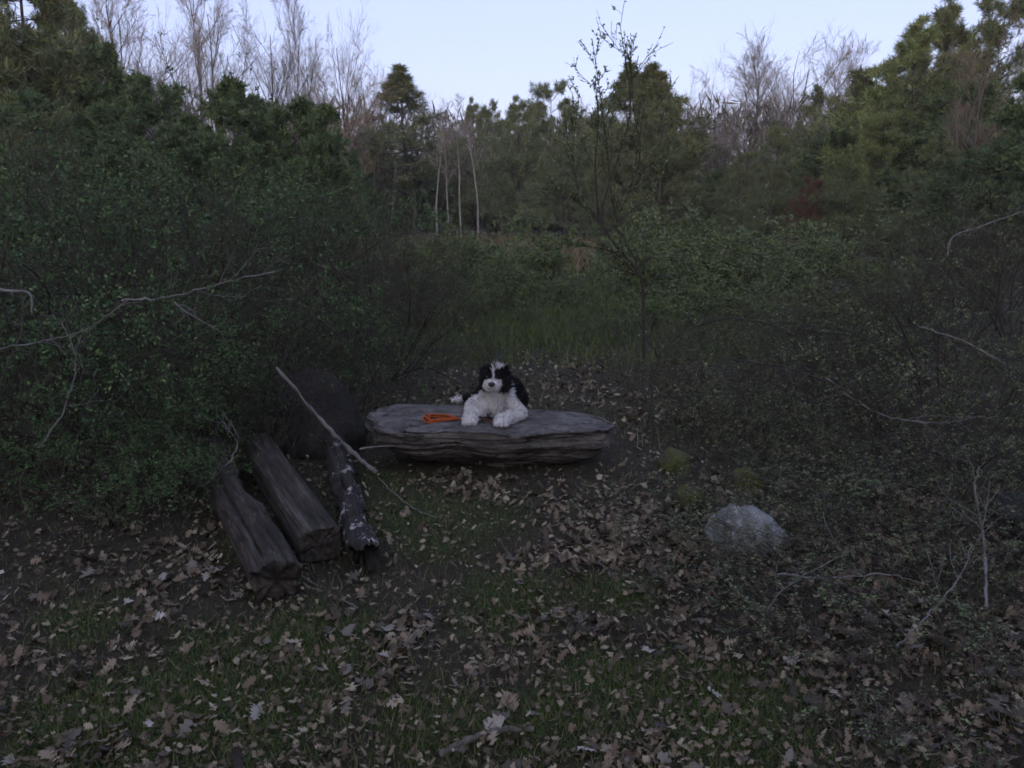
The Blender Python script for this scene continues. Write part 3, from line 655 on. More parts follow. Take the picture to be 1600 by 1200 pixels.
def bare_tree(seed, hgt=14, fork=5, mat='haze_twig', bark='bark', tipup=.10, wide=.8):
    r = np.random.default_rng(seed)
    P, R = walk(r, np.zeros((1, 3))-np.array([0, 0, .2]), np.array([[0, 0, 1.]]), np.array([[hgt*.9]]), np.array([hgt*.0115]), 12, .05, .05, .15)
    gt = Geo(); tubes(gt, P, R, 8)
    P1, R1 = branch(r, P, R, 18, (.25, 1), (22, 58), .46, 8, .09, tipup, .6, .25, shape=lambda t: wide*(1.25-.8*t)); gl = Geo(); tubes(gl, P1, R1, 5)
    gc = Geo(); P2, R2 = branch(r, P1, R1, 8, (.2, 1), (20, 50), .5, 6, .1, tipup*.8, .6, .35, shape=lambda t: 1.1-.5*t); tubes(gc, P2, np.maximum(R2, .008), 3)
    P3, R3 = branch(r, P2, R2, 6, (.2, 1), (18, 45), .5, 5, .1, tipup*.5, .7, .5); tubes(gc, P3, np.maximum(R3, .0065), 3)
    P4, R4 = branch(r, P3, R3, 3, (.2, 1), (18, 45), .5, 3, .1, 0, .8, .6); tubes(gc, P4, np.maximum(R4, .005), 3)
    return proto('bare_tree', ('trunk', gt, M[bark]), ('limbs', gl, M[bark]), ('crown', gc, M[mat]))
BT = [bare_tree(41, wide=1.0), bare_tree(42, wide=.9, tipup=.12), bare_tree(43, wide=1.15, tipup=.07)]
def birch(seed, hgt=9):
    r = np.random.default_rng(seed)
    d = norm(np.array([[r.normal()*.05, r.normal()*.05, 1]]))
    P, R = walk(r, np.zeros((1, 3))-np.array([0, 0, .2]), d, np.array([[hgt]]), np.array([.075]), 12, .06, .03, .2)
    gt = Geo(); tubes(gt, P, R, 7)
    P1, R1 = branch(r, P, R, 14, (.45, 1), (25, 55), .22, 6, .1, .06, .45, .3, shape=lambda t: 1.3-.9*t); gc = Geo(); tubes(gc, P1, np.maximum(R1, .01), 3)
    P2, R2 = branch(r, P1, R1, 7, (.2, 1), (25, 50), .5, 5, .1, 0, .6, .4); tubes(gc, P2, np.maximum(R2, .006), 3)
    P3, R3 = branch(r, P2, R2, 4, (.2, 1), (25, 50), .5, 3, .1, 0, .6, .4); tubes(gc, P3, np.maximum(R3, .005), 3)
    return proto('birch_tree', ('trunk', gt, M['birch']), ('crown', gc, M['haze_twig']))
BI = [birch(51), birch(52), birch(53)]
def pine(seed, hgt=12, first=.25, nb=70, L=.3, tuft=.42, prof=None, droop=.02, k2=8, nt=4, per=9, mat='pine', wid=.045, ang=(65, 95), name='pine_tree', spread=1.0, whorl=0):
    r = np.random.default_rng(seed)
    P, R = walk(r, np.zeros((1, 3))-np.array([0, 0, .2]), np.array([[0, 0, 1.]]), np.array([[hgt]]), np.array([hgt*.013]), 14, .03, .06, .12)
    gt = Geo(); tubes(gt, P, R, 8)
    prof = prof or (lambda t: np.clip(1.25-1.05*t, .12, 1)*np.clip((t-first)*5+.45, 0, 1))
    P1, R1 = branch(r, P, R, nb, (first, .99), ang, L, 7, .07, droop, .32, .3, shape=prof, whorl=whorl); gl = Geo(); tubes(gl, P1, np.maximum(R1, .012), 4)
    P2, R2 = branch(r, P1, R1, k2, (.3, 1), (25, 60), .42, 4, .1, .04, .6, .4); P2[..., 2] = P1.repeat(k2, 0)[:, 3:4, 2]*.35+P2[..., 2]*.65; tubes(gl, P2, np.maximum(R2, .008), 3)
    gc = Geo(); b, d = sample(r, P2, nt, (.3, 1)); b2, d2 = sample(r, P1, nt*2, (.55, 1)); b = np.concatenate([b, b2]); d = np.concatenate([d, d2])
    b = np.repeat(b, per, 0); d = np.repeat(d, per, 0)
    leaves(gc, r, b+r.normal(size=b.shape)*tuft*.12, d, tuft, spread, wid, .22)
    return proto(name, ('trunk', gt, M['bark_dark']), ('limbs', gl, M['bark_dark']), ('crown', gc, M[mat]))
cone = lambda t: np.clip(((1.02-t)*1.8)**1.25, .04, 1)*np.clip((t-.25)*2.2+.3, .25, 1)
PI = [pine(61, first=.36, nb=60, nt=3, L=.26, prof=cone, whorl=17, ang=(72, 98)), pine(62, first=.2, nb=100, L=.26, prof=cone, whorl=20, ang=(70, 95)), pine(63, first=.3, L=.26, nb=80, prof=lambda t: np.clip((1.1-t)*1.6, .25, 1), whorl=16, ang=(65, 90))]
PO = [pine(71, hgt=9, first=.06, L=.42, nb=90, k2=7, tuft=.30, per=12, prof=lambda t: np.clip(1.35-1.0*t, .3, 1), ang=(45, 80), droop=.03, mat='pine_olive'),
      pine(72, hgt=9, first=.08, L=.42, nb=85, k2=8, tuft=.30, per=11, prof=lambda t: np.clip(1.42-1.3*t, .10, 1), ang=(58, 92), droop=.035, mat='pine_olive', whorl=13)]
CE = [pine(81, hgt=5, first=.04, L=.36, nb=90, k2=8, nt=4, per=9, tuft=.17, prof=lambda t: np.clip(1.15-1.0*t, .1, 1), ang=(35, 70), droop=.06, mat='cedar', wid=.085, name='cedar_tree'),
      pine(82, hgt=5, first=.04, L=.46, nb=90, k2=8, nt=4, per=9, tuft=.17, prof=lambda t: np.clip(1.25-.95*t, .2, 1), ang=(40, 80), droop=.03, mat='cedar', wid=.085, name='cedar_tree')]
HT = {'pine': 12, 'olive': 9, 'cedar': 5, 'bare': 13.2, 'birch': 9}
TY = {'pine': PI, 'olive': PO, 'cedar': CE, 'bare': BT, 'birch': BI}
rt = np.random.default_rng(99); cnt = {}
def tree(kind, px, top, d, w, label, group=None, mats=None, v=None, rz=None):
    """a tree at column px, d metres off, its top at row top of the view; w: width against height"""
    p = W(px, top, d); gz = H(p[0], d); h = (p[2]-gz)
    k = cnt.get(kind, 0); cnt[kind] = k+1; L = TY[kind]; pr = L[k % len(L) if v is None else v]
    s = h/HT[kind]
    return place(pr, (p[0], d, gz), (s*w, s*w, s), rt.uniform(0, 6.28) if rz is None else rz, label, {'bare': 'tree', 'olive': 'pine', 'birch': 'birch', 'cedar': 'evergreen'}.get(kind, kind), group, mats, (rt.normal()*.02, rt.normal()*.02))

# far wood, left to right
tree('pine', -20, -190, 26, .9, 'dark tall pine whose boughs fill the top corner of the left edge', v=1)
tree('pine', 95, -60, 34, .7, 'dark pine behind the corner pine on the left')
tree('olive', 112, 22, 31, .45, 'slim light-needled tree rising beside the dark corner pine', mats={'crown': M['pine']})
tree('cedar', 178, 72, 27, .9, 'broad dark evergreen under the bare crowns on the left')
tree('cedar', 235, 128, 25, .9, 'dark evergreen sloping down to the pale-trunked bare tree')
tree('bare', 140, -25, 42, 1.0, 'bare purple-grey tree behind the slim light-needled one')
tree('bare', 195, 10, 46, .8, 'bare tree with fine grey twigs above the broad dark evergreen')
tree('bare', 275, 70, 30, .85, 'nearer bare tree with pale trunk in front of the tall bare crowns', mats={'trunk': M['birch'], 'limbs': M['bark']})
tree('bare', 285, -40, 52, .8, 'tallest bare tree, its crown cut by the top of the frame')
tree('bare', 330, -5, 50, .7, 'tall bare tree leaning beside the tallest bare crown')
tree('bare', 412, 35, 58, .75, 'bare tree, first of the loose row of bare crowns')
tree('bare', 448, 28, 60, .6, 'bare tree with upright limbs in the middle of the loose row')
tree('bare', 487, 62, 58, .6, 'slender bare tree toward the end of the loose row')
tree('bare', 528, 55, 60, .65, 'last bare tree of the loose row, above the tan round crown')
tree('bare', 552, 132, 55, 1.25, 'round-crowned tree hazy with tan buds left of the lone pine', mats={'crown': M['tan_twig']}, v=2)
tree('bare', 590, 150, 60, .9, 'low tan twiggy tree touching the lone pine', mats={'crown': M['tan_twig']})
tree('pine', 642, 96, 58, 1.45, 'lone tall pine with layered boughs standing clear against the sky', v=0)
for px, top, lab in ((608, 255, 'short pale birch trunk below the lone pine'), (680, 165, 'pale birch next to the lone pine'), (700, 180, 'pale birch, second of the cluster right of the lone pine'),
                     (718, 160, 'forked pale birch in the middle of the cluster'), (745, 155, 'leaning pale birch at the end of the cluster')):
    tree('birch', px, top, 52, 1.0 if px != 608 else .8, lab)
tree('olive', 738, 152, 62, .55, 'narrow olive pine showing above the birch cluster')
tree('olive', 775, 172, 60, .7, 'low olive pine right of the birch cluster')
tree('olive', 812, 150, 56, .8, 'olive pine, the tallest just right of the birches')
tree('olive', 856, 143, 57, .8, 'olive pine with a tufted top in the centre of the skyline')
tree('olive', 900, 158, 54, .8, 'olive pine left of the leafing sapling tip')
tree('olive', 945, 165, 52, .8, 'olive pine behind the leafing sapling')
tree('pine', 1003, 92, 48, 1.25, 'tall dark pine behind the sapling tip')
tree('pine', 1058, 86, 46, 1.25, 'tall dark pine with a rounded tip right of the sapling')
tree('olive', 1035, 150, 44, .8, 'bushy dark pine between the two tall dark pines', mats={'crown': M['pine']})
tree('bare', 1118, 128, 66, 1.25, 'bare tree right beside the tall dark pines')
tree('bare', 1165, 112, 68, 1.25, 'bare tree, second right of the tall dark pines')
tree('bare', 1205, 92, 70, 1.25, 'bare tree with the broadest fan of twigs on the right skyline')
tree('bare', 1250, 84, 68, 1.25, 'bare tree in the middle of the right skyline')
tree('bare', 1298, 96, 66, 1.25, 'bare tree meeting the slope of right-hand conifers')
tree('olive', 1165, 245, 40, .9, 'dark bushy pine below the right bare crowns', mats={'crown': M['pine']})
tree('olive', 1225, 190, 42, .85, 'green pine at the foot of the conifer slope')
tree('olive', 1295, 150, 42, .8, 'green pine midway up the conifer slope', mats={'crown': M['pine']})
tree('pine', 1345, 115, 40, .9, 'dark pine behind the yellow-green crown on the right')
tree('olive', 1432, 22, 36, 1.0, 'big yellow-green rounded pine on the right', mats={'crown': M['pine_yellow']}, v=1)
tree('olive', 1375, 190, 33, .8, 'small yellow-green pine below the big rounded one', mats={'crown': M['pine_yellow']})
tree('olive', 1500, -8, 38, .8, 'tall dark pine cut by the top of the frame at right', mats={'crown': M['pine']}, v=1)
tree('olive', 1562, 10, 37, .8, 'dark pine near the upper right corner', mats={'crown': M['pine']}, v=0)
tree('bare', 1545, 75, 27, .9, 'brown bare tree with thick forked limbs at the right edge', mats={'crown': M['twig_pale']})
tree('cedar', 1610, 110, 20, .9, 'dark evergreen cut by the right edge')
tree('olive', 1480, 210, 26, .9, 'dark scrubby pine under the brown bare tree', mats={'crown': M['pine']})
tree('olive', 1262, 285, 30, .75, 'pine with rust-brown dying needles', mats={'crown': M['rust']})
tree('olive', 1330, 235, 29, .9, 'dark bushy pine beside the rust-brown one', mats={'crown': M['pine']})
tree('olive', 1262, 205, 45, .9, 'green pine between the two on the conifer slope', v=0); tree('cedar', 1312, 205, 38, 1.0, 'dense dark evergreen low on the conifer slope'); tree('olive', 1385, 105, 40, .9, 'dark pine left of the big yellow-green one', mats={'crown': M['pine']})
tree('cedar', 1420, 165, 33, 1.1, 'dense evergreen below the big yellow-green pine'); tree('olive', 1470, 95, 34, .9, 'dark pine right below the big yellow-green one', mats={'crown': M['pine']}); tree('cedar', 1515, 130, 31, 1.0, 'dark evergreen under the two tallest pines at right')
tree('cedar', 1572, 170, 28, 1.1, 'dark evergreen in the shade near the right edge'); tree('cedar', 1530, 235, 23, 1.1, 'low dark evergreen above the bare bushes at right'); tree('olive', 1205, 262, 36, 1.1, 'low dark pine left of the rust-brown one', mats={'crown': M['pine']})
tree('cedar', 1110, 265, 42, 1.2, 'dark evergreen below the tall dark pines'); tree('olive', 975, 215, 46, 1.0, 'dark bushy pine behind the sapling fork', mats={'crown': M['pine']}); tree('olive', 880, 225, 50, 1.1, 'low olive pine in front of the skyline pines')
tree('cedar', 30, 60, 29, 1.0, 'dark evergreen under the corner pine boughs'); tree('cedar', 130, 160, 23, 1.1, 'low dark evergreen in front of the broad one'); tree('cedar', 285, 205, 20, 1.2, 'low dark evergreen at the foot of the pale-trunked tree'); tree('olive', 70, 190, 20, 1.0, 'scrubby dark pine at the left above the thicket', mats={'crown': M['pine']})
tree('cedar', 420, 225, 17, 1.2, 'low dark evergreen right above the left thicket'); tree('cedar', 200, 235, 17, 1.2, 'lowest dark evergreen rising from the left thicket'); tree('cedar', 545, 235, 33, 1.2, 'dark evergreen left of the short birch trunk'); tree('olive', 500, 215, 30, .9, 'brownish pine behind the last cedar')
# screening growth of the wood behind
for q, (px, top, d) in enumerate([(40, 150, 22), (310, 175, 22), (360, 135, 21), (405, 150, 24), (450, 165, 21), (490, 160, 19)]):
    tree('cedar', px, top, d, (1.0, .9, .8, .9, 1.0, .8)[q], ('dark cedar low at the left edge', 'dark cedar right of the pale-trunked bare tree', 'cedar with a ragged leaning tip above the left thicket',
         'small cedar between the ragged-tipped one and the round-topped one', 'round-topped cedar above the left thicket', 'last cedar of the left thicket, by the open meadow')[q])
for q in range(46):
    px = 420+q*19+rt.uniform(-8, 8); k = ('bare', 'olive', 'bare', 'cedar')[q % 4]; d = rt.uniform(60, 74)
    tree(k, px, rt.uniform(205, 262) if k != 'bare' else rt.uniform(170, 225), d, 1.3 if k != 'cedar' else 1.6, 'low tree in the dim back rows of the far wood', 'back rows of the far wood')
for q in range(14):
    px = (60+q*28) if q < 8 else (1330+(q-8)*50); d = rt.uniform(38, 50)
    tree('bare', px, rt.uniform(110, 190), d, 1.2, 'twiggy bare tree filling the flanks of the wood', 'bare trees on the flanks of the wood')
# far wood mass: brush too far off to count
r = np.random.default_rng(123); K = 70000
x = r.uniform(-75, 75, K); y = 66+r.uniform(0, 16, K)+np.abs(x)*(-.34); z = r.uniform(0, 1, K)**1.2*(9.5+2.5*v2(x, y, .12, 5))
g = Geo(); b = np.stack([x, y, z+height(x, y)], -1)
leaves(g, r, b, np.tile([[0, 0, 1.]], (K, 1)), 1.25, .75, .055, .2)
g.obj('far_wood', leafmat('far_brush', [(0, (.06, .058, .04)), (.5, (.105, .094, .07)), (1, (.17, .148, .12))]))
tag(bpy.data.objects['far_wood'], 'dim mass of brush at the back of the wood', kind='stuff')

# ------------------------------------------------------------------ shrubs
rs_ = np.random.default_rng(314)
def bush(kind, px, d, hgt, w, label, v=0, group=None, mats=None, base=2.0, x=None):
    xx = W(px, 400, d)[0] if x is None else x; s = hgt/base
    return place(kind[v % len(kind)], (xx, d, H(xx, d)), (s*w, s*w, s), rs_.uniform(0, 6.28), label, 'shrub', group, mats)
# left thicket
LB = [(60, 4.6, 1.15, 1.1, 0, 'green shrub at the left edge in front of the thicket, its twigs near the ground'), (230, 4.9, 1.15, 1.1, 1, 'low green shrub spilling toward the old timbers'),
      (130, 3.8, .65, 1.3, 1, 'lowest green shrub reaching over the leaf litter at the left'), (330, 5.6, 1.45, 1.0, 0, 'green shrub right behind the far ends of the timbers'),
      (20, 5.7, 1.8, 1.0, 2, 'tall green shrub at the left edge'), (170, 6.2, 1.85, 1.0, 0, 'tall green shrub behind the long thin pale branch'),
      (420, 6.6, 1.55, .9, 1, 'green shrub above the big dark boulder'), (290, 7.4, 2.2, .95, 2, 'upright green shrub deep in the left thicket'),
      (70, 8.0, 2.6, .95, 0, 'high green shrub under the dark corner pine'), (390, 9.0, 2.3, .9, 2, 'high green shrub below the round-topped cedar'), (200, 10., 2.9, .9, 1, 'high green shrub below the broad dark evergreen'),
      (480, 10.5, 2.4, .8, 0, 'green shrub at the back of the thicket beside the meadow'), (-60, 4.3, 1.4, 1.1, 2, 'green shrub half outside the left edge'), (310, 12.5, 3.1, .9, 1, 'tall shrub closing the back of the left thicket'), (90, 13, 3.4, 1.0, 2, 'tall shrub behind the thicket at far left'),
      (440, 13.5, 3.0, .9, 0, 'tall shrub behind the bare bush')]
for px, d, h_, w, v, lab in LB: bush(SH, px, d, h_*(.95 if d < 6 else .86), w*(1 if d < 6 else 1.2), lab, v)
for px, d, h_, w, v, lab in [(520, 6.2, 1.5, 1.0, 0, 'bare brown bush between the big boulder and the slab'), (590, 7.4, 1.6, 1.0, 1, 'bare arching bush behind the left end of the slab'), (560, 9.5, 1.9, .9, 0, 'bare bush at the edge of the meadow behind the thicket'),
                             (460, 5.5, 1.2, .9, 1, 'bare twiggy bush leaning over the big dark boulder'), (650, 11, 1.3, 1.0, 0, 'low bare bush in front of the dark green meadow shrub')]:
    bush(BS, px, d, h_, w, lab, v)
for px, d, h_, w, v, lab in [(150, 5.2, 1.35, 1.0, 1, 'bare twiggy bush inside the green thicket at the left'), (370, 5.0, 1.1, .9, 0, 'bare dark bush just above the far ends of the timbers'), (250, 6.8, 1.7, 1.0, 0, 'bare bush with crossing twigs in the middle of the left thicket'), (440, 8.2, 1.7, 1.0, 1, 'bare bush at the open side of the left thicket')]:
    bush(BS, px, d, h_, w, lab, v)
bush(SH, 318, 4.75, .72, 1.1, 'low leafy shrub hiding the far end of the leftmost timber', 1); bush(BS, 408, 4.62, .62, .9, 'small bare bush in front of the big dark boulder', 0); bush(SH, 250, 4.2, .6, 1.1, 'small leafy shrub touching the side of the leftmost timber', 0)
# meadow
for px, d, top, w, v, lab in [(715, 17, 352, .9, 0, 'dark round green shrub in the meadow below the birches'), (690, 15, 385, .8, 1, 'low green shrub left of the dark round one'), (805, 16, 362, .8, 1, 'green shrub in the middle of the meadow'), (850, 18, 350, .9, 0, 'grey-green shrub right of the meadow centre'),
                              (780, 13, 410, 1.0, 0, 'low green shrub in front of the meadow centre'), (880, 13.5, 420, 1.0, 1, 'low green shrub left of the sapling'), (625, 21, 362, .7, 1, 'small shrub by the straw patch below the lone pine'),
                              (1010, 15, 352, .9, 0, 'green shrub right behind the sapling trunk'), (1060, 14, 358, .9, 1, 'round green shrub right of the sapling'), (1120, 15, 352, 1.0, 0, 'bright green shrub below the dark pines'),
                              (1185, 14, 372, 1.0, 1, 'green shrub at the edge of the brambles'), (1250, 15, 365, 1.0, 0, 'green shrub below the rust-brown pine'), (1330, 14, 370, 1.0, 1, 'green shrub behind the brambles'), (1010, 11, 440, 1.0, 1, 'low green shrub around the sapling foot'),
                              (1130, 11, 440, 1.1, 0, 'low green shrub between sapling and brambles'), (940, 19, 402, .7, 0, 'low shrub in front of the far straw strip'), (1190, 10.5, 432, 1.1, 1, 'green shrub just behind the longest arching cane'), (1275, 10, 445, 1.1, 0, 'green shrub rising behind the bramble mound'), (1365, 9.2, 440, 1.0, 1, 'green shrub among the bare bushes above the right bank'), (745, 23, 352, 1.2, 1, 'shrub row behind the dark round shrub, below the birches'), (985, 22, 348, 1.2, 0, 'shrub behind the sapling fork'),
                              (1210, 21, 352, 1.3, 0, 'shrub at the wood edge below the dark bushy pine'), (1300, 22, 345, 1.3, 1, 'shrub at the wood edge under the conifer slope'), (1090, 22, 342, 1.3, 1, 'shrub at the wood edge under the tall dark pines'), (820, 11.5, 470, 1.0, 1, 'lowest green shrub beside the grassy gap'), (730, 12, 440, 1.0, 0, 'low green shrub between the bare bush and the grassy gap')]:
    p = W(px, top, d); bush(MS, px, d, p[2]-H(p[0], d), w*1.15, lab, v)
# right brambles
for px, d, top, w, v, lab in [(1180, 5.6, 600, 1.0, 0, 'tangled bramble right of the mossy stones'), (1330, 5.2, 560, 1.0, 1, 'tangled bramble in the middle of the right bank'), (1480, 4.7, 560, 1.0, 0, 'tangled bramble behind the pale upright stem'),
                              (1580, 4.2, 590, 1.0, 1, 'tangled bramble at the right edge'), (1400, 6.3, 480, 1.0, 1, 'bramble thicket higher up the right bank'), (1250, 7.0, 500, 1.0, 0, 'bramble thicket under the arching canes'),
                              (1560, 6.0, 430, 1.0, 0, 'dark bramble thicket near the right edge'), (1320, 3.9, 790, .9, 1, 'low bramble just behind the curved pale twig'), (1480, 3.4, 830, .9, 0, 'low bramble in front of the pale upright stem'), (1110, 6.9, 560, .8, 1, 'thin bramble behind the upright mossy stone'), (1590, 2.9, 800, .9, 1, 'low bramble at the right edge, over the leaves'), (1420, 3.0, 860, 1.0, 0, 'low twiggy bramble below the curved pale twig'), (1555, 2.45, 930, 1.0, 1, 'lowest bramble, in the bottom right corner'), (1510, 3.9, 720, 1.0, 0, 'bramble right behind the pale upright stem, low on the bank'), (1330, 3.35, 830, .8, 1, 'low bramble right of the pale grey boulder'), (1250, 4.6, 690, .8, 0, 'bramble just behind the pale grey boulder'), (1065, 5.9, 590, .9, 1, 'bramble close by the right end of the slab'), (1150, 5.4, 630, .9, 0, 'bramble just behind the mossy stones'), (1010, 7.3, 570, .8, 0, 'thin bramble between the slab and the sapling'), (1190, 6.2, 540, 1.0, 1, 'dense bramble under the crown of the longest arching cane'),
                              (1080, 9.0, 500, 1.0, 0, 'brown bramble patch just right of the sapling foot'), (1180, 9.5, 470, 1.1, 1, 'brown bramble patch in front of the bright green shrub'), (1290, 8.2, 470, 1.1, 0, 'bramble mound behind the arching canes'), (960, 9.8, 520, 1.0, 1, 'low brown bramble left of the sapling foot')]:
    p = W(px, top, d); bush(BR, px, d, max(.3, p[2]-H(p[0], d)), w*1.2 if top < 700 else w*2.2, lab, v, base=1.25)
for px, d, top, w, v, lab in [(1420, 8, 395, .8, 0, 'bare grey bush above the brambles'), (1520, 7.5, 370, .9, 1, 'bare bush with crooked limbs near the right edge'), (1600, 8.5, 300, .9, 0, 'tall bare bush cut by the right edge'), (1300, 9, 430, .9, 1, 'bare bush between brambles and meadow shrubs'), (1480, 11, 330, .9, 0, 'tall bare bush below the scrubby pine'), (1390, 12.5, 345, .9, 1, 'bare bush left of the tall bare bush'), (1570, 12, 280, 1., 0, 'tallest bare bush, deep at the right edge')]:
    p = W(px, top, d); bush(BS, px, d, p[2]-H(p[0], d), w, lab, v)
for px, d, top, w, v, lab in [(1460, 9.5, 385, .9, 1, 'leafy green shrub among the bare bushes at right'), (1590, 10, 330, 1.0, 0, 'leafy green shrub at the right edge'), (1380, 10, 410, .9, 2, 'leafy shrub behind the brambles, right of the meadow'), (1520, 14, 300, 1.0, 2, 'tall leafy shrub behind the bare bushes')]:
    p = W(px, top, d); bush(SH, px, d, p[2]-H(p[0], d), w, lab, v, mats={'leaves': M['green_grey']})
# arching canes
for q, (pts, r0, lab) in enumerate([
        ([(1012, 640, 5.4), (1030, 560, 5.5), (1085, 512, 5.5), (1150, 498, 5.4), (1235, 520, 5.2), (1330, 585, 5.0), (1425, 725, 4.6)], .008, 'longest arching bramble cane, springing up beside the slab'),
        ([(1430, 728, 4.5), (1370, 660, 4.5), (1320, 610, 4.6), (1230, 575, 4.8), (1130, 560, 5.0)], .009, 'stout cane arching left from the right bank'),
        ([(1300, 690, 5.0), (1285, 640, 5.0), (1240, 600, 5.0), (1130, 575, 5.1), (1040, 580, 5.2)], .005, 'thin cane arching low toward the slab'),
        ([(1180, 720, 5.2), (1110, 660, 5.2), (1085, 640, 5.2)], .007, 'short leaning cane above the mossy stones'),
        ([(1110, 735, 5.0), (1095, 690, 5.0), (1075, 630, 5.1), (1050, 600, 5.2)], .006, 'upright cane rising between the mossy stones')]):
    P = [W(*p) for p in pts]
    for p in (P[0],): p[2] = H(p[0], p[1])
    stick('bramble_cane', P, r0, r0*.4, cane, lab, 'cane', twigs=10, seed=40+q, tl=.16, jitter=.008, n=34, leafy=1)
for q, (pts, r0, lab) in enumerate([([(300, 430, 6), (320, 380, 6), (365, 365, 6.1), (420, 400, 6.2)], .006, 'dark cane arching over the left thicket'),
        ([(640, 620, 6.3), (600, 540, 6.2), (560, 500, 6.1), (470, 480, 6.0)], .006, 'dark cane arching out of the bare bush toward the thicket'),
        ([(560, 600, 5.6), (575, 520, 5.6), (620, 470, 5.7), (690, 470, 5.9), (720, 510, 6.0)], .005, 'thin cane bowing toward the puppy from the bare bush')]):
    stick('bramble_cane', [W(*p) for p in pts], r0, r0*.4, cane, lab, 'cane', twigs=9, seed=60+q, tl=.2, n=30, leafy=1)

# ------------------------------------------------------------------ the leafing sapling
r = np.random.default_rng(77); D0 = 8.3
sx = [ [(1006, 575), (1005, 500), (1003, 440), (985, 410), (955, 375), (935, 345), (905, 300), (885, 230)],
       [(1003, 445), (990, 400), (965, 350), (985, 290), (1000, 210), (1012, 110)],
       [(955, 375), (940, 330), (968, 240), (985, 170), (978, 100), (968, 35)],
       [(935, 345), (930, 260), (935, 190), (930, 120)],
       [(990, 425), (960, 395), (920, 385), (890, 382)],
       [(1003, 470), (1030, 430), (1060, 455), (1075, 490)],
       [(965, 350), (955, 300), (945, 200), (925, 60)],
       [(985, 290), (1000, 240), (990, 170), (985, 80)],
       [(935, 345), (905, 318), (868, 290)], [(990, 425), (1035, 395), (1085, 420)], [(965, 350), (1010, 305), (1045, 250)], [(905, 300), (895, 240), (905, 150)] ]
root = empty('sapling', (W(1006, 560, D0)[0], D0, H(W(1006, 560, D0)[0], D0))); tag(root, 'slender leafing sapling forking up above the meadow shrubs', 'sapling')
lo = np.array(root.location); PS = []; RS = []; gl = Geo()
for q, pts in enumerate(sx):
    off = 0 if q == 0 else r.uniform(-.25, .25)
    P = np.array([W(a, b_, D0+off*min(1, i/3)) for i, (a, b_) in enumerate(pts)])-lo
    if q == 0: P[0, 2] = -.05
    P = spline(P, 18); R = np.linspace((.02 if q == 0 else .0095 if q < 8 else .006), .003, 18)
    g = Geo(); tubes(g, P[None], R[None], 7)
    g.obj('trunk' if q == 0 else 'limb', cane, root); PS.append(P); RS.append(R)
PS = np.stack(PS); RS = np.stack(RS)
P2, R2 = branch(r, PS, RS, 11, (.2, 1), (18, 55), .2, 7, .08, .07, .45, .4); P3, R3 = branch(r, P2, R2, 5, (.2, 1), (20, 50), .4, 5, .1, .04, .6, .5)
g = Geo(); tubes(g, P2, np.maximum(R2, .0025), 4); tubes(g, P3, np.maximum(R3, .0018), 3); tag(g.obj('twigs', cane, root), kind='stuff')
g = Geo(); b, d = sample(r, P3, 5); leaves(g, r, b, d, .03); b, d = sample(r, P2, 7, (.2, 1)); leaves(g, r, b, d, .034)
b, d = sample(r, PS[1:], 60, (.5, 1)); leaves(g, r, b, d, .04); tag(g.obj('leaves', M['green_grey'], root), kind='stuff')

# ------------------------------------------------------------------ fallen leaves
def oakleaf(r, lob=4):
    """one dry lobed leaf, about 1 unit long, curled: strip of cross rows each with left, mid and right point"""
    n = 2*lob+3; t = np.linspace(0, 1, n)
    env = np.sin(np.clip(t*1.05, 0, 1)*math.pi)**.6*.33+.03
    wv = np.where(np.arange(n) % 2 == 1, 1.15, .5)*(1+.25*r.normal(size=n)); wv[0] = .15; wv[-1] = .3
    wl = env*wv*(1+.15*r.normal(size=n)); wr = env*wv*(1+.15*r.normal(size=n))
    bend = r.uniform(-.35, .5); cup = r.uniform(-.9, 1.4); tw = r.normal()*.5
    z = bend*(t-.5)**2*1.6
    fw = np.where(np.arange(n) % 2 == 1, .06, 0)
    Lp = np.stack([t-.5+fw, wl, z+cup*wl**2+tw*(t-.5)*wl+.04*r.normal(size=n)], -1); Rp = np.stack([t-.5+fw, -wr, z+cup*wr**2-tw*(t-.5)*wr+.04*r.normal(size=n)], -1)
    Mp = np.stack([t-.5, 0*t, z-.02], -1)
    V = np.stack([Lp, Mp, Rp], 1).reshape(-1, 3)
    i = np.arange(n-1)*3
    F_ = np.concatenate([np.stack([i, i+1, i+4, i+3], -1), np.stack([i+1, i+2, i+5, i+4], -1)])
    return V, F_
r = np.random.default_rng(202)
LV = [oakleaf(r, k) for k in (3, 3, 4, 4, 4, 3, 4, 3)]
def scatter(n, ylo, yhi, dens, r):
    out = []
    while sum(map(len, out)) < n:
        d = ylo*(yhi/ylo)**r.uniform(0, 1, 6*n); x = r.uniform(-.72, .72, 6*n)*d; kp = r.uniform(0, 1, 6*n) < dens(x, d); out.append(np.stack([x[kp], d[kp]], -1))
    return np.concatenate(out)[:n]
def clear(x, y):  # keep leaves out of the slab and the pale boulder
    cpos = G(1178, 868)
    return ~(((x+.128)/.74)**4+((y-4.83)/.33)**4 < 1) & (np.hypot(x-cpos[0], y-cpos[1]-.13) > .145)
dens = lambda x, y: litter(x, y)*clear(x, y)
XY = scatter(300, 1.75, 3.3, dens, r)
LM = []
for k, (V, F_) in enumerate(LV):
    for t in range(2):
        g = Geo(); g.add(V, F_); LM.append(g.mesh('fallen_leaf', [bpy.data.materials['dead_oak_leaf']], True))
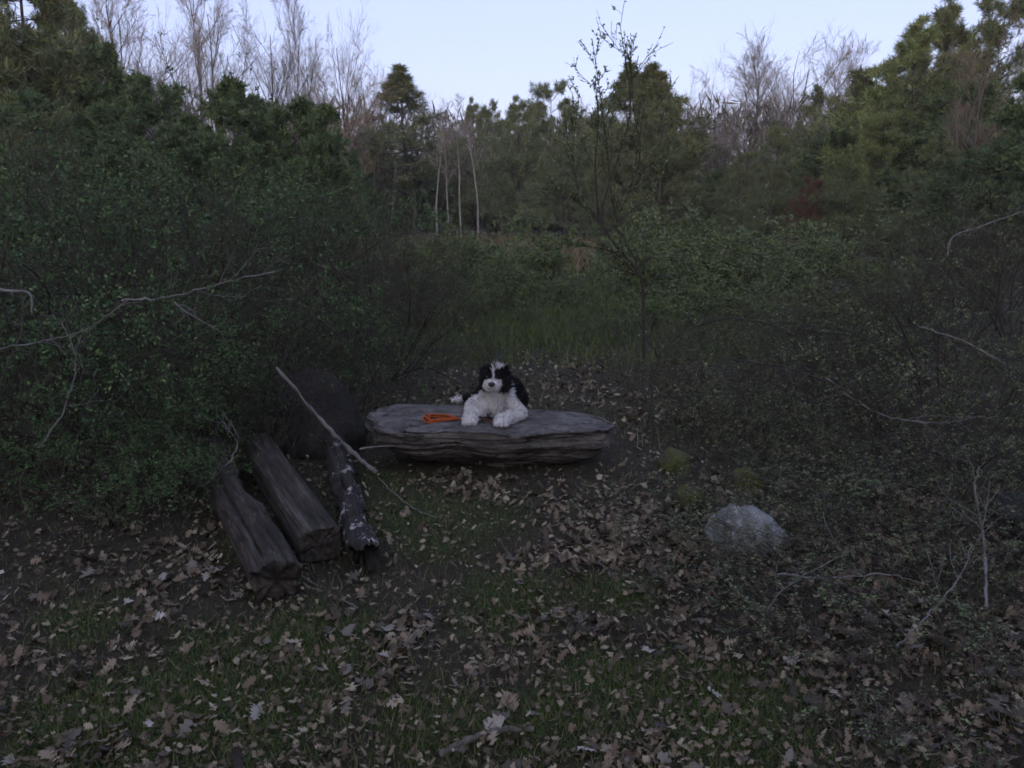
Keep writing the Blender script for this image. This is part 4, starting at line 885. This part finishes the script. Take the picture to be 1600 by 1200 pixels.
# single leaves: one colour each through the object's own random value
ml, ntl, bl = nodes('single_dead_leaf'); oi = ntl.nodes.new('ShaderNodeObjectInfo')
vein = texnoise(ntl, 9, 4, .6)
cl = ramp(ntl, [(0, (.036, .031, .024)), (.5, (.075, .066, .053)), (.88, (.16, .143, .117)), (1, (.36, .33, .285))], oi.outputs['Random'])
ntl.links.new(mix(ntl, .5, cl, ramp(ntl, [(.3, (.6, .58, .55)), (.7, (1.2, 1.2, 1.2))], vein), 'MULTIPLY'), bl.inputs['Base Color']); bl.inputs['Roughness'].default_value = .7
for me in LM: me.materials[0] = ml
for k, (x, y) in enumerate(XY):
    o = link('fallen_leaf', LM[k % len(LM)]); s = r.uniform(.034, .075)
    o.location = (x, y, H(x, y)+.012+r.uniform(0, .018)); o.scale = (s, s, s)
    o.rotation_euler = (r.normal()*.4+(math.pi if r.uniform() < .3 else 0), r.normal()*.35, r.uniform(0, 6.28))
    tag(o, 'curled dry brown oak leaf lying loose in the foreground litter', 'leaf', 'loose oak leaves in the foreground')
def leafmass(n, ylo, yhi, dens, r, smin, smax, g):
    xy = scatter(n, ylo, yhi, dens, r); hz = height(xy[:, 0], xy[:, 1])
    for k in range(len(LV)):
        sel = np.arange(n) % len(LV) == k; m_ = sel.sum(); V, F_ = LV[k]
        a = r.uniform(0, 6.28, m_); tx, ty = r.normal(size=m_)*.45, r.normal(size=m_)*.45
        ca, sa = np.cos(a), np.sin(a); Vx = V[None]*r.uniform(smin, smax, (m_, 1, 1)); Vx = Vx*np.where(r.uniform(size=(m_, 1, 1)) < .3, np.array([1, 1, -1.]), np.array([1, 1, 1.]))
        zz = Vx[..., 2]+Vx[..., 0]*tx[:, None]+Vx[..., 1]*ty[:, None]
        X_ = Vx[..., 0]*ca[:, None]-Vx[..., 1]*sa[:, None]; Y_ = Vx[..., 0]*sa[:, None]+Vx[..., 1]*ca[:, None]
        Q = np.stack([X_+xy[sel, 0][:, None], Y_+xy[sel, 1][:, None], zz+(hz[sel]+r.uniform(.004, .03, m_))[:, None]], -1)
        nv = len(V); g.add(Q, (np.arange(m_)[:, None, None]*nv+F_[None]).reshape(-1, 4))
g = Geo(); leafmass(2300, 1.6, 4.2, dens, r, .018, .055, g); leafmass(5200, 3.3, 9.5, dens, r, .025, .055, g)
leafmass(10000, 1.5, 5.5, lambda x, y: .25+0*x*clear(x, y), r, .010, .030, g)
tag(g.obj('leaf_litter', M['litter']), 'carpet of small dead leaves between the loose ones', kind='stuff')

# ------------------------------------------------------------------ grass
def blades(n, ylo, yhi, dens, r, h, w, g, flat=.5):
    xy = scatter(n, ylo, yhi, dens, r); z = height(xy[:, 0], xy[:, 1]); b = np.stack([xy[:, 0], xy[:, 1], z-.005], -1)
    a = r.uniform(0, 6.28, n); ln = h*r.uniform(.45, 1.3, (n, 1)); le = np.abs(r.normal(size=n))*flat
    d = np.stack([np.sin(le)*np.cos(a), np.sin(le)*np.sin(a), np.cos(le)], -1); sd = np.stack([-np.sin(a), np.cos(a), 0*a], -1)*w
    b2 = r.uniform(0, 6.28, n); sd = np.stack([np.cos(b2), np.sin(b2), 0*a], -1)*w
    m_ = b+d*ln*.55; d2 = norm(d+np.stack([np.cos(a), np.sin(a), -.2+0*a], -1)*.55); e = m_+d2*ln*.5
    V = np.stack([b-sd, b+sd, m_+sd*.7, m_-sd*.7, e], 1); o = np.arange(n)[:, None]*5
    g.add(V, np.concatenate([o+np.array([[0, 1, 2]]), o+np.array([[0, 2, 3]]), o+np.array([[3, 2, 4]])]))
r = np.random.default_rng(303)
gden = lambda x, y: np.clip(green(x, y)*.9+.10, 0, 1)*clear(x, y)
g = Geo(); blades(65000, 1.6, 5.5, gden, r, .037, .0015, g, .95); blades(9000, 5.2, 8.5, lambda x, y: green(x, y)*.8+.03, r, .07, .0025, g, .7); blades(22000, 8, 16, lambda x, y: np.clip(green(x, y)+.3*(np.abs(x) < y*.35), 0, 1), r, .14, .005, g, .55); blades(9000, 15, 30, lambda x, y: (np.abs(x) < y*.4)*1., r, .24, .012, g, .5)
tag(g.obj('grass', M['grass']), 'short green grass in ragged patches', kind='stuff')
g = Geo(); blades(22000, 1.6, 6.5, lambda x, y: .35*clear(x, y)+0*x, r, .055, .0013, g, 1.25); blades(1800, 5, 14, lambda x, y: .4+0*x, r, .18, .003, g, .6)
blades(14000, 22, 56, lambda x, y: (np.abs(x) < y*.3)*1., r, .5, .03, g, .4)
tag(g.obj('dry_grass', M['straw']), 'dead straw-coloured grass stems', kind='stuff')


# unseen leaf mass added behind the camera to keep low glow off the clearing
r = np.random.default_rng(404); K = 15000
t = r.uniform(-.1, 1.1, K)*math.pi; rad_ = 13+r.uniform(0, 8, K); x = -np.cos(t)*rad_*1.15; y = 2-np.sin(t)*rad_; z = r.uniform(0, 1, K)*(5.5+2*v2(x, y, .25, 6))
g = Geo(); leaves(g, r, np.stack([x, y, z], -1), r.normal(size=(K, 3)), .8, 1., .22, .1)
tag(g.obj('glow_screen_wood', M['pine']), 'unseen mass of trees added behind the viewer to block low glow', kind='stuff')

# thin dusk air
bm = bmesh.new(); bmesh.ops.create_cube(bm, size=1); hm = bpy.data.meshes.new('haze'); bm.to_mesh(hm); bm.free()
hz = link('haze', hm); hz.scale = (1400, 1300, 26); hz.location = (0, 330, 10.5); tag(hz, 'thin even dusk haze in the air', kind='stuff')
hmat = bpy.data.materials.new('haze_air'); hmat.use_nodes = True; hnt = hmat.node_tree; hnt.nodes.clear()
pv = hnt.nodes.new('ShaderNodeVolumePrincipled'); pv.inputs['Density'].default_value = .0007; pv.inputs['Color'].default_value = (.8, .8, .78, 1)
ho = hnt.nodes.new('ShaderNodeOutputMaterial'); hnt.links.new(pv.outputs[0], ho.inputs['Volume']); hm.materials.append(hmat)
